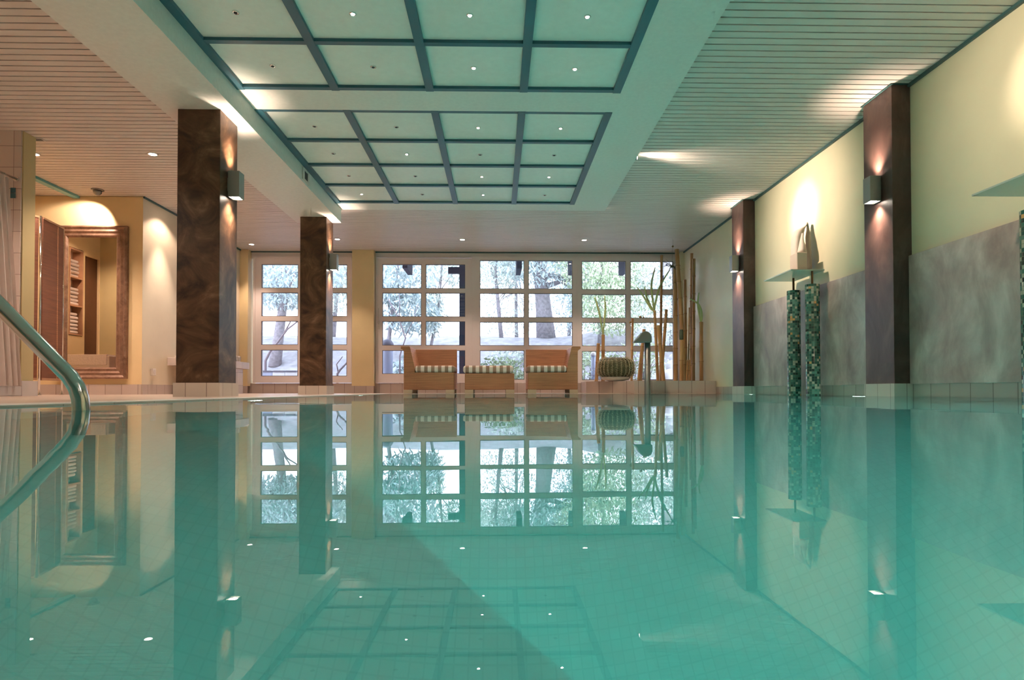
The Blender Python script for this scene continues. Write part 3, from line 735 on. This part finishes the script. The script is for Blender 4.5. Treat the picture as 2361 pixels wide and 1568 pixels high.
# ------------------------------------------------------------------ planter, bamboo, cactus, pool fountain
ZP2 = .19
pl = [(1.455, 11.06), (1.41, 10.10), (2.03, 9.40), (3.255, 9.40), (3.255, 11.06)]
tp = thing('planter', 'low tiled planter in the far right corner holding the bamboo', 'planter', (2.4, 10.2, -.02))
MB().prism([(x, y, -.02) for x, y in pl], (0, 0, ZP2+.02)).build('wall', 'tile_planter', tp)
MB().prism([(x, y, ZP2) for x, y in [(1.53, 11.05), (1.49, 10.13), (2.07, 9.47), (3.25, 9.47), (3.25, 11.05)]], (0, 0, .003)).build('soil', 'soil', tp)
ZT = ZP2+.003
def cp(cx, cy, Y): return at(1340+cx/4.356, 560+cy/4.356, Y)
def bamboo(pts, width, Y0, Y1, label, nodes=5, dark=False):
    """pts = (top cx, top cy), bottom cx in crop pixels; the foot stands on the soil"""
    (tx, ty), bx = pts
    top = cp(tx, ty, Y1); bot = cp(bx, 1385, Y0); bot.z = ZT
    r = width/4.356*Y0/F_PX/2
    t = thing('bamboo_pole', label, 'bamboo', bot, 'bamboo poles in the planter')
    n = max(2, int((top.z-bot.z)/.25)); 
    prof = []; rads = []; nod = []
    for i in range(n):
        f0, f1 = i/n, (i+1)/n
        for g_, k in ((.0, 1.07), (.03, 1.07), (.06, .97), (.94, .97), (.97, 1.05)):
            prof.append(bot.lerp(top, f0+(f1-f0)*g_)); rads.append(r*k*(1-.08*f0))
        if i: nod.append(bot.lerp(top, f0))
    prof.append(top); rads.append(r*.92)
    MB().tube(prof, rads, 14).build('culm', 'bamboo', t)
    d_ = (top-bot).normalized()
    for q in nod: MB().tube([q-d_*.004, q+d_*.004], r*1.075, 14).build('node_ring', 'bamboo_node', t)
    MB().tube([top-d_*.002, top+d_*.0015], r*.66, 14).build('hollow_end', 'bamboo_node', t)
    return top
bamboo(((173, 1010), 152), 38, 10.35, 10.35, 'short bamboo pole left of the cactus, cut at window sill height')
b2_ = bamboo(((221, 922), 219), 38, 10.25, 10.25, 'bamboo pole behind the cactus holding two green shoots')
bamboo(((516, 760), 505), 28, 10.6, 10.6, 'thin bamboo pole just right of the cactus')
bamboo(((632, 868), 577), 36, 10.2, 10.2, 'bamboo pole leaning behind the fountain spout hood')
bamboo(((620, 1030), 600), 26, 10.4, 10.4, 'slim bamboo pole hidden partly by the steel fountain')
b7_ = bamboo(((737, 680), 770), 32, 10.1, 10.1, 'bamboo pole right of fountain with a tuft of green shoots')
bamboo(((808, 125), 795), 28, 10.75, 10.75, 'tall thin bamboo pole reaching the top of the window')
bamboo(((772, 830), 828), 40, 9.95, 10.0, 'stout bamboo pole crossing in front, leaning left')
bamboo(((856, 670), 800), 34, 10.3, 10.3, 'bamboo pole leaning right, middle of the planter')
bamboo(((944, 240), 948), 45, 10.15, 10.15, 'thick upright bamboo pole below the hanging air plant')
bamboo(((960, 66), 1048), 46, 9.95, 10.05, 'tallest bamboo pole, leaning left up to the ceiling')
bamboo(((1042, 370), 1052), 32, 10.5, 10.5, 'bamboo pole behind tallest one, topped at mid height')
bamboo(((1110, 106), 1105), 34, 10.3, 10.3, 'tall upright bamboo pole near the right wall, taller of the pair')
bamboo(((1132, 160), 1126), 36, 10.15, 10.15, 'tall upright bamboo pole near right wall, slightly shorter of the pair')
bamboo(((1010, 975), 1008), 42, 9.8, 9.8, 'short thick bamboo pole in front of the tallest one')
bamboo(((1066, 1178), 1062), 20, 9.75, 9.75, 'shortest reddish bamboo pole, left half of split pair')
bamboo(((1086, 1178), 1084), 18, 9.75, 9.75, 'shortest reddish bamboo pole, right half of split pair')
bamboo(((1086, 650), 1074), 16, 10.0, 10.0, 'very thin bamboo cane before the tall pair')
b18_ = bamboo(((1205, 795), 1206), 42, 9.9, 9.9, 'rightmost bamboo pole with a bent green shoot')
def shoots(base, tips, Y, label):
    t = thing('green_shoot', label, 'plant', base, 'green shoots standing in bamboo poles')
    for k, pts in enumerate(tips):
        P = [base + Vector((0, .01*k, -.02))] + [cp(x, y, Y+.01*k) for x, y in pts]
        # smooth the stroke
        Q = []
        for i in range(len(P)-1):
            for s_ in range(5): 
                a = P[max(i-1, 0)]; b_ = P[i]; c = P[i+1]; d_ = P[min(i+2, len(P)-1)]; u = s_/5
                Q.append(.5*((2*b_)+(c-a)*u+(2*a-5*b_+4*c-d_)*u*u+(3*b_-a-3*c+d_)*u**3))
        Q.append(P[-1]); n = len(Q)
        MB().tube(Q, [.004+.013*math.sin(PI*min(1, .12+.86*i/n))**1.0 for i in range(n)], 8, True, .25).build('leaf', 'shoot', t)
shoots(b2_, [[(190, 740), (160, 620), (135, 545)], [(236, 760), (243, 640), (234, 530)]], 10.25, 'two green shoots rising from the bamboo behind the cactus')
shoots(b7_, [[(700, 660), (640, 560), (562, 445)], [(700, 640), (660, 550), (638, 440)], [(722, 600), (706, 420), (742, 248)], [(742, 620), (790, 440), (890, 270)]], 10.1, 'spray of four green shoots above the middle bamboo')
shoots(b18_, [[(1212, 720), (1180, 620), (1090, 558)], [(1188, 720), (1172, 610), (1182, 500)]], 9.9, 'bent green shoots in the rightmost bamboo pole')
# bark sleeve on the tallest pole's neighbour
a = cp(1006, 972, 9.8); b_ = cp(1006, 872, 9.8)
tag(MB().tube([a, a.lerp(b_, .3), a.lerp(b_, .7), b_], [.03, .033, .031, .026], 12).build('bark_sleeve', 'airplant'), 'grey bark piece standing on the short thick bamboo', 'bark')
# air plant hung on a thread, three seed balls
top = cp(920, 36, 10.1); c = cp(912, 235, 10.1)
t = thing('air_plant', 'grey air plant hanging on a thread beside tallest bamboo', 'plant', c)
MB().tube([(top.x, top.y, ZC), (top.x, top.y, top.z), c], .0015, 6).build('thread', 'airplant', t)
MB().ball(top, .016).build('bead', 'seed', t)
mb = MB()
for k in range(26):
    a = random.uniform(0, 2*PI); e = random.uniform(-.7, .5); l_ = random.uniform(.08, .26)
    d_ = Vector((math.cos(a)*math.cos(e), .3*math.sin(a)*math.cos(e), math.sin(e)))
    mb.tube([c, c+d_*l_*.5+Vector((0, 0, .015)), c+d_*l_], [.004, .003, .0008], 5)
mb.ball(c, .03, (1.2, .8, .8), 1, .006); mb.build('leaves', 'airplant', t)
for k, (x, y, r, w) in enumerate(((594, 745, .022, 'larger ball of the close pair'), (626, 750, .014, 'smaller ball of the close pair'), (493, 798, .02, 'lowest ball, left of the others'))):
    c = cp(x, y, 9.98)
    t = thing('seed_ball', f'brown seed ball hanging on thin thread above fountain, {w}', 'ornament', c, 'hanging seed balls')
    MB().ball(c, r).build('ball', 'seed', t); MB().tube([c, (c.x, c.y, ZC)], .0007, 5).build('thread', 'frame_white', t)
# barrel cactus in its bowl
cx, cy, cz = 1.835, 9.82, ZT
t = thing('barrel_cactus', 'wide spiny barrel cactus in a white bowl on the planter', 'cactus', (cx, cy, cz))
MB().lathe([(.10, 0), (.20, .02), (.225, .05), (.22, .065), (.20, .06)], (cx, cy, cz), 32).build('bowl', 'bowl', t, label='low white bowl')
mb = MB(); ribs = 26; nu, nv = 104, 16; H = .33; R_ = .262; z0 = cz+.04
prof = lambda v: (R_*(1-abs(2*v-1)**3.2)**(1/2.6)*(.98 if v > .5 else 1) + .012, z0 + H*v)
grid = []
for j in range(nv+1):
    r, z = prof(min(.995, max(.02, j/nv))); row = []
    for i in range(nu):
        a = 2*PI*i/nu; k = 1-.10*(.5-.5*math.cos(ribs*a))*(1-.3*abs(2*j/nv-1))
        row.append(mb.bm.verts.new((cx+r*k*math.cos(a)*1.03, cy+r*k*math.sin(a), z)))
    grid.append(row)
for j in range(nv):
    for i in range(nu):
        f = mb.bm.faces.new((grid[j][i], grid[j][(i+1) % nu], grid[j+1][(i+1) % nu], grid[j+1][i])); f.smooth = True
mb.bm.faces.new(grid[0][::-1]); mb.bm.faces.new(grid[-1])
body = mb.build('body', 'cactus_skin', t)
mb = MB()
for k in range(ribs):
    a = 2*PI*k/ribs
    for j in range(13):
        v = .05+.9*j/12; r, z = prof(v); r2, z2 = prof(min(.99, v+.03))
        p = Vector((cx+r*math.cos(a)*1.03, cy+r*math.sin(a), z)); tv = Vector((r2-r, 0, z2-z)); nv_ = Vector((tv.z, 0, -tv.x)).normalized() if tv.length > 0 else Vector((1, 0, 0))
        nrm = Vector((nv_.x*math.cos(a), nv_.x*math.sin(a), nv_.z)); sd = Vector((-math.sin(a), math.cos(a), 0)); upv = nrm.cross(sd)
        for q in range(5):
            d_ = (nrm*.7 + sd*math.cos(q*1.257)*.9 + upv*math.sin(q*1.257)*.9 + Vector((random.uniform(-.2, .2), 0, random.uniform(-.2, .2)))).normalized()
            l_ = random.uniform(.032, .055); w = sd.cross(d_); w = (w.normalized() if w.length > .01 else upv)*.0034
            v0 = mb.bm.verts.new(p+w); v1 = mb.bm.verts.new(p-w); v2 = mb.bm.verts.new(p+sd*.003+d_*.004); v3 = mb.bm.verts.new(p+d_*l_)
            mb.bm.faces.new((v0, v1, v3)); mb.bm.faces.new((v1, v2, v3)); mb.bm.faces.new((v2, v0, v3))
sp_ = mb.build('spines', 'spine', t, kind='stuff')
# steel pool fountain with a slanted hood
t = thing('pool_fountain', 'grey steel pool fountain pipe with slanted hood at water edge', 'fountain', (2.135, 9.0, -1.4))
MB().tube([(2.135, 9.0, -1.4), (2.135, 9.0, .80)], .0425, 24).build('pipe', 'satin_steel', t)
mb = MB(); prof = [(1.925, .728), (2.186, .728), (2.186, .81), (2.172, .85), (2.135, .882), (2.090, .893), (2.050, .872), (2.0, .815)]
mb.prism([(x, 8.93, z) for x, z in prof], (0, .14, 0)); mb.build('hood', 'satin_steel', t, bevel=.012)

# ------------------------------------------------------------------ handrail and water
t = thing('handrail', 'curved polished steel pool handrail rising at left from the water', 'handrail', (-1.1, 1.7, -.98))
P = [(-1.098, -.98), (-1.098, -.5), (-1.098, 0), (-1.101, .03), (-1.110, .059), (-1.129, .089), (-1.163, .124), (-1.22, .182), (-1.312, .275), (-1.55, .515), (-1.72, .685), (-1.76, .72), (-1.81, .745), (-1.87, .75), (-1.92, .735), (-1.955, .69), (-1.965, .62), (-1.965, .3), (-1.965, FZ)]
MB().tube([(x, 1.7, z) for x, z in P], .0208, 24).build('tube', 'steel', t)
MB().lathe([(.045, 0), (.045, .006), (.03, .012)], (-1.965, 1.7, FZ), 20).build('floor_flange', 'steel', t)
tag(box('pool_water', 'pool_water', (-1.546, XR-.004, -3.596, 9.196, -1.412, 0)), 'still turquoise pool water mirroring the hall', 'water', kind='stuff')
def pool_lamp(p, axis, s, energy):
    t = thing('pool_lamp', 'round underwater lamp set in the pool wall', 'pool light', p, 'underwater pool lamps')
    MB().lathe([(.13, 0), (.13, s*.01), (.11, s*.016)], p, 28, axis).build('rim', 'steel', t)
    q = Vector(p); q[{'x': 0, 'y': 1}[axis]] += s*.017
    MB().lathe([(.105, 0), (.105, s*.004)], q, 28, axis).build('lens', 'pool_lens', t)
    ld = bpy.data.lights.new('lamp_light', 'AREA'); ld.shape = 'DISK'; ld.size = .2; ld.energy = energy; ld.color = (.74, 1, .90)
    o = bpy.data.objects.new('lamp_light', ld); COL.objects.link(o); o.parent = t
    dv = Vector((0, 0, 0)); dv[{'x': 0, 'y': 1}[axis]] = s
    o.location = dv*.03; o.rotation_euler = dv.to_track_quat('-Z', 'Y').to_euler()
for y in (-2, .5, 3.0, 5.6, 8.0): pool_lamp((XR-.015, y, -.65), 'x', -1, 15.5)
for y in (4.0, 7.0): pool_lamp((-1.535, y, -.65), 'x', 1, 10)

# ------------------------------------------------------------------ garden beyond the glass
mb = MB(); nx, ny = 60, 40; gv = []
def gz(x, y):
    s_ = min(1, max(0, (y-13.2)/4.2)); s_ = s_*s_*(3-2*s_)
    r_ = min(1, max(0, (x-1.9)/1.2))*min(1, max(0, (y-11.6)/.8))*.22
    return -.03 + 1.55*s_ + r_ + .06*math.sin(x*1.3)*math.sin(y*.9+.5)*min(1, max(0, y-12))
for j in range(ny+1):
    gv.append([mb.bm.verts.new((-22+44*i/nx, 11.3+22*j/ny, gz(-22+44*i/nx, 11.3+22*j/ny))) for i in range(nx+1)])
for j in range(ny):
    for i in range(nx):
        f = mb.bm.faces.new((gv[j][i], gv[j][i+1], gv[j+1][i+1], gv[j+1][i])); f.smooth = True
mb.build('ground', 'soil', kind='structure')
# eave rafters and the dark post
for x, w in ((-1.665, 'leftmost, before the sliding door'), (.392, 'second from left'), (1.387, 'third from left'), (2.364, 'rightmost')):
    tag(box('roof_rafter', 'rafter', (x-.045, x+.045, 11.4, 12.1, 2.25, 2.62)), f'dark rafter end under eaves outside the window, {w}', 'rafter', 'dark rafter ends outside')
t = thing('garden_post', 'dark timber post outside the sliding door', 'post', (-.675, 12.2, 0))
MB().box(-.735, -.615, 12.15, 12.27, -.05, 2.9).build('shaft', 'rafter', t); MB().box(-.95, -.615, 12.16, 12.26, 2.30, 2.42).build('brace', 'rafter', t)
tag(box('eave_board', 'rafter', (-6, 4.5, 11.35, 12.5, 2.62, 2.68)), 'dark boards of the eaves above the window', 'eaves')
def leafy(mb, c, r, n, ln, droop=.6, wd=.28):
    for _ in range(n):
        while True:
            u = Vector([random.uniform(-1, 1) for _ in range(3)])
            if u.length < 1: break
        p = Vector(c) + Vector((u.x*r[0], u.y*r[1], u.z*r[2]))
        d_ = Vector((random.uniform(-1, 1), random.uniform(-1, 1), random.uniform(-1, .5)-droop)).normalized()
        l_ = ln*random.uniform(.6, 1.3); sd = d_.cross(Vector((random.uniform(-1, 1), random.uniform(-1, 1), .3))).normalized()*l_*wd*.5
        a = mb.bm.verts.new(p); b_ = mb.bm.verts.new(p+d_*l_*.45+sd); c_ = mb.bm.verts.new(p+d_*l_); e = mb.bm.verts.new(p+d_*l_*.45-sd)
        mb.bm.faces.new((a, b_, c_, e))
def tree(base, top, r, label, crowns, leaf, n, ln, branches=5, bark='bark', droop=.6, name='garden_tree', wd=.28):
    base = Vector((base[0], base[1], gz(base[0], base[1])-.05)); top = Vector(top)
    t = thing(name, label, 'tree', base, 'trees in the garden')
    mid = base.lerp(top, .5)+Vector((random.uniform(-.12, .12), 0, 0))
    MB().tube([base, base.lerp(mid, .5), mid, top], [r*1.25, r, r*.85, r*.5], 10).build('trunk', bark, t)
    for k in range(branches):
        s_ = base.lerp(top, random.uniform(.35, .95)); c = random.choice(crowns)
        e = Vector(c[0]) + Vector((random.uniform(-1, 1)*c[1][0]*.7, random.uniform(-.5, .5)*c[1][1], random.uniform(-.5, .9)*c[1][2]))
        MB().tube([s_, s_.lerp(e, .5)+Vector((0, 0, .1)), e], [r*.4, r*.25, r*.08], 6).build('branch', bark, t)
    mb = MB()
    tot = sum(c[1][0]*c[1][2] for c in crowns)
    for c, rr in crowns: leafy(mb, c, rr, int(3.2*n*rr[0]*rr[2]/tot), ln*.55, droop, wd)
    mb.build('foliage', leaf, t, kind='stuff')
tree((-5.3, 15.2), (-5.0, 15.3, 3.2), .12, 'leafy garden tree with grey trunk outside the left window', [((-5.2, 15.2, 2.75), (1.5, 1.0, .75))], 'leaf_blue', 1500, .26, 6)
tree((-3.75, 16.5), (-3.6, 16.5, 3.6), .07, 'slim garden tree behind the farther brown column', [((-3.7, 16.5, 3.2), (1.1, .9, .8))], 'leaf_pale', 700, .24, 6)
tree((-2.6, 14.6), (-2.3, 14.7, 3.0), .05, 'drooping long-leaved tree outside left half of sliding door', [((-2.35, 14.6, 2.75), (.95, .7, .7)), ((-2.0, 14.8, 1.9), (.75, .6, .55))], 'leaf_blue', 1000, .30, 8)
tree((-1.7, 15.2), (-1.3, 15.2, 3.4), .035, 'thin garden tree with leaves hanging over bright gap', [((-.95, 15.2, 3.05), (.75, .6, .5)), ((-1.55, 15.2, 2.0), (.33, .4, .65))], 'leaf_pale', 900, .20, 5)
tree((.1, 17.0), (-.1, 17, 4.6), .05, 'slender twin tree outside window between the wicker chairs', [((0, 17, 3.7), (1.0, .9, .9))], 'leaf_pale', 900, .22, 7)
tree((1.3, 17.0), (.95, 17, 4.4), .22, 'thick pale trunk tree outside the middle window', [((1.2, 16.6, 3.75), (1.5, 1, .9)), ((2.2, 16.6, 2.6), (.5, .6, .5))], 'leaf_blue', 1300, .27, 6)
tree((2.6, 16.0), (2.7, 16, 4.2), .06, 'dense green tree outside the window behind the bamboo', [((2.6, 15.8, 3.3), (1.2, .9, .9)), ((2.9, 15.6, 2.2), (1.1, .8, .8))], 'leaf_green', 2600, .17, 9, wd=.4)
tree((4.3, 15.5), (4.2, 15.5, 4.0), .07, 'dense pale green tree in the far right window corner', [((4.1, 15.3, 3.1), (1.1, .9, .9)), ((4.0, 15.0, 2.0), (1.0, .8, .9))], 'leaf_pale', 2200, .16, 8, wd=.4)
tree((-7.2, 16.5), (-7.0, 16.5, 4.0), .1, 'leafy tree far left beyond the left window', [((-7, 16.3, 3.0), (1.4, 1, 1.0))], 'leaf_blue', 900, .26, 6)
tree((.55, 18.5), (.5, 18.5, 4.6), .05, 'feathery garden tree far back, left of the thick trunk', [((.3, 18.5, 3.1), (1.0, .8, 1.1)), ((.2, 18.0, 2.0), (.9, .6, .45))], 'leaf_pale', 1000, .16, 9, wd=.3)
tree((2.1, 18.8), (2.2, 18.8, 4.6), .05, 'feathery garden tree far back, right of the thick trunk', [((2.1, 18.6, 3.2), (.9, .8, 1.1)), ((2.2, 18.2, 2.0), (.7, .6, .4))], 'leaf_blue', 1000, .18, 9, wd=.3)
tree((-4.6, 17.8), (-4.5, 17.8, 4.4), .06, 'pale garden tree far back behind the left window', [((-4.6, 17.6, 3.2), (1.9, .8, 1.0))], 'leaf_pale', 1500, .2, 8)
# bare leaning saplings outside the left window
def sapling(pts, r, label):
    P = [at(x, y, Y) for x, y, Y in pts[0]]; b_ = P[0].copy(); b_.z = gz(b_.x, b_.y)
    t = thing('bare_sapling', label, 'tree', b_, 'bare saplings on the lawn')
    for k, br in enumerate(pts):
        Q = [at(x, y, Y) for x, y, Y in br]
        if k == 0: Q = [Vector((Q[0].x, Q[0].y, b_.z-.05))]+Q
        MB().tube(Q, [r*(1 if k == 0 else .55)*(1-.6*i/len(Q)) for i in range(len(Q))], 7).build('trunk' if k == 0 else 'branch', 'twig', t)
sapling([[(612, 832, 13.4), (622, 812, 13.4), (640, 790, 13.4), (662, 760, 13.4), (690, 738, 13.4)], [(655, 768, 13.4), (668, 745, 13.4), (672, 735, 13.4)]], .032, 'bare sapling leaning right over the lawn outside left window')
sapling([[(778, 862, 13.2), (785, 852, 13.2), (795, 842, 13.2), (803, 832, 13.2)], [(780, 858, 13.2), (776, 840, 13.2), (790, 822, 13.2)]], .03, 'forked bare branch outside, just right of the farther column')
sapling([[(922, 820, 13.8), (935, 780, 13.8), (918, 730, 13.8), (895, 690, 13.8)], [(935, 775, 13.8), (950, 745, 13.8), (965, 700, 13.8)], [(920, 735, 13.8), (922, 700, 13.8), (920, 675, 13.8)]], .02, 'crooked bare sapling outside the sliding door')
# shrubs
def shrub(c, r, n, ln, leaf, label, twigs=0):
    b_ = Vector((c[0], c[1], gz(c[0], c[1])))
    t = thing('garden_shrub', label, 'shrub', b_, 'shrubs outside the windows')
    mb = MB(); leafy(mb, (c[0], c[1], b_.z+r[2]*.9), r, n, ln, .1, .45); mb.build('foliage', leaf, t, kind='stuff')
    for k in range(max(6, twigs)):
        a = random.uniform(-1, 1); e = b_+Vector((a*r[0]*.9, random.uniform(-.8, .3)*r[1], r[2]*random.uniform(.8, 1.8)))
        MB().tube([b_+Vector((a*.3*r[0], 0, -.03)), b_.lerp(e, .5)+Vector((.03, 0, .05)), e], [.012, .008, .003], 5).build('stem', 'twig', t)
shrub((.02, 12.5, 0), (.72, .4, .40), 2000, .075, 'leaf_green', 'low green shrub outside window behind the ottoman', 10)
shrub((1.1, 13.4, 0), (.8, .5, .30), 700, .10, 'leaf_pale', 'pale ground shrub outside behind the right wicker chair', 8)
shrub((1.2, 15.1, 0), (1.5, .5, .22), 1300, .10, 'leaf_pale', 'spreading pale green ground cover at foot of the thick trunk', 8)
shrub((1.9, 13.6, 0), (.75, .5, .55), 900, .09, 'leaf_green', 'green shrub outside behind the cactus', 16)
shrub((3.0, 13.4, 0), (.7, .5, .55), 900, .09, 'leaf_green', 'green shrub outside behind the bamboo poles', 14)
shrub((-2.0, 14.2, 0), (.5, .4, .35), 350, .16, 'leaf_blue', 'small long-leaved shrub outside the sliding door', 8)
shrub((2.35, 12.7, 0), (.6, .35, .35), 300, .06, 'leaf_pale', 'dry twiggy shrub outside the lower right panes', 60)
# white boulders, path lamp, birdhouse, bin, white boxes
for x, y, z, r, w in ((3.33, 12.2, .30, .19, 'lowest and largest'), (3.44, 12.35, .52, .15, 'middle'), (3.5, 12.45, .68, .12, 'topmost')):
    tag(MB().ball((x, y, z), r, (1, .9, .85), 3, .006).build('boulder', 'stone_white'), f'white boulder outside the right window corner, {w} of the heap', 'rock', 'white boulders outside')
t = thing('path_lamp', 'pale blue bollard lamp outside, behind the cactus', 'lamp', (1.905, 12.6, 0))
MB().tube([(1.905, 12.6, -.05), (1.905, 12.6, .74)], .045, 16).build('post', 'lamp_post_blue', t); MB().lathe([(.055, 0), (.055, .05), (.02, .075)], (1.905, 12.6, .74), 16).build('cap', 'white_paint', t)
t = thing('birdhouse', 'white birdhouse with dark hole hung outside at top right', 'birdhouse', (3.33, 12.3, 2.32))
MB().prism([(3.235, 12.25, 2.30), (3.425, 12.25, 2.38), (3.425, 12.25, 2.60), (3.235, 12.25, 2.60)], (0, .16, 0)).build('box', 'white_paint', t)
MB().lathe([(.022, 0), (.022, .004)], (3.29, 12.246, 2.49), 5, 'y').build('hole', 'rafter', t); MB().box(3.24, 3.28, 12.411, 12.44, 2.2, 2.619).build('pole', 'rafter', t)
t = thing('garden_bin', 'rounded grey garden bin with dark lid outside sliding door', 'bin', (-2.25, 13.0, 0))
MB().lathe([(.10, 0), (.115, .9), (.12, .95)], (-2.25, 13, gz(-2.25, 13)), 20).build('body', 'lamp_post_blue', t)
MB().lathe([(.13, .95), (.125, 1.03), (.08, 1.10), (.02, 1.125)], (-2.25, 13, gz(-2.25, 13)), 20).build('lid', 'lid_dark', t)
for k, (xa, xb, w) in enumerate(((-4.80, -4.55, 'grey one at left'), (-4.54, -4.30, 'middle white one'), (-4.29, -4.05, 'right white one'))):
    t = thing('garden_trough', f'low trough with dark rim outside left window, {w}', 'planter', ((xa+xb)/2, 13, 0), 'troughs outside the left window')
    MB().box(xa, xb, 12.9, 13.2, -.05, .42).build('body', 'lamp_post_blue' if k == 0 else 'white_paint', t); MB().box(xa+.02, xb-.02, 12.88, 13.18, .42, .455).build('rim', 'lid_dark', t)

# ------------------------------------------------------------------ sky and view
w = bpy.data.worlds.new('sky'); scene.world = w; w.use_nodes = True
nt = w.node_tree; bg = nt.nodes['Background']
tcn = nt.nodes.new('ShaderNodeTexCoord'); sz = nt.nodes.new('ShaderNodeSeparateXYZ'); L(nt, tcn.outputs['Generated'], sz.inputs[0])
L(nt, ramp(nt, sz.outputs[2], [(0, (.84, .88, 1)), (.5, (.70, .79, 1))]), bg.inputs[0]); bg.inputs[1].default_value = 4.4
scene.view_settings.view_transform = 'Standard'; scene.view_settings.look = 'None'
scene.view_settings.exposure = .42; scene.view_settings.gamma = 1; scene.view_settings.use_curve_mapping = False
scene.cycles.sample_clamp_indirect = 6
scene.cycles.max_bounces = 6; scene.cycles.diffuse_bounces = 3; scene.cycles.glossy_bounces = 5; scene.cycles.transmission_bounces = 6; scene.cycles.transparent_max_bounces = 10
scene.cycles.use_adaptive_sampling = True; scene.cycles.adaptive_threshold = .15; scene.cycles.use_denoising = True
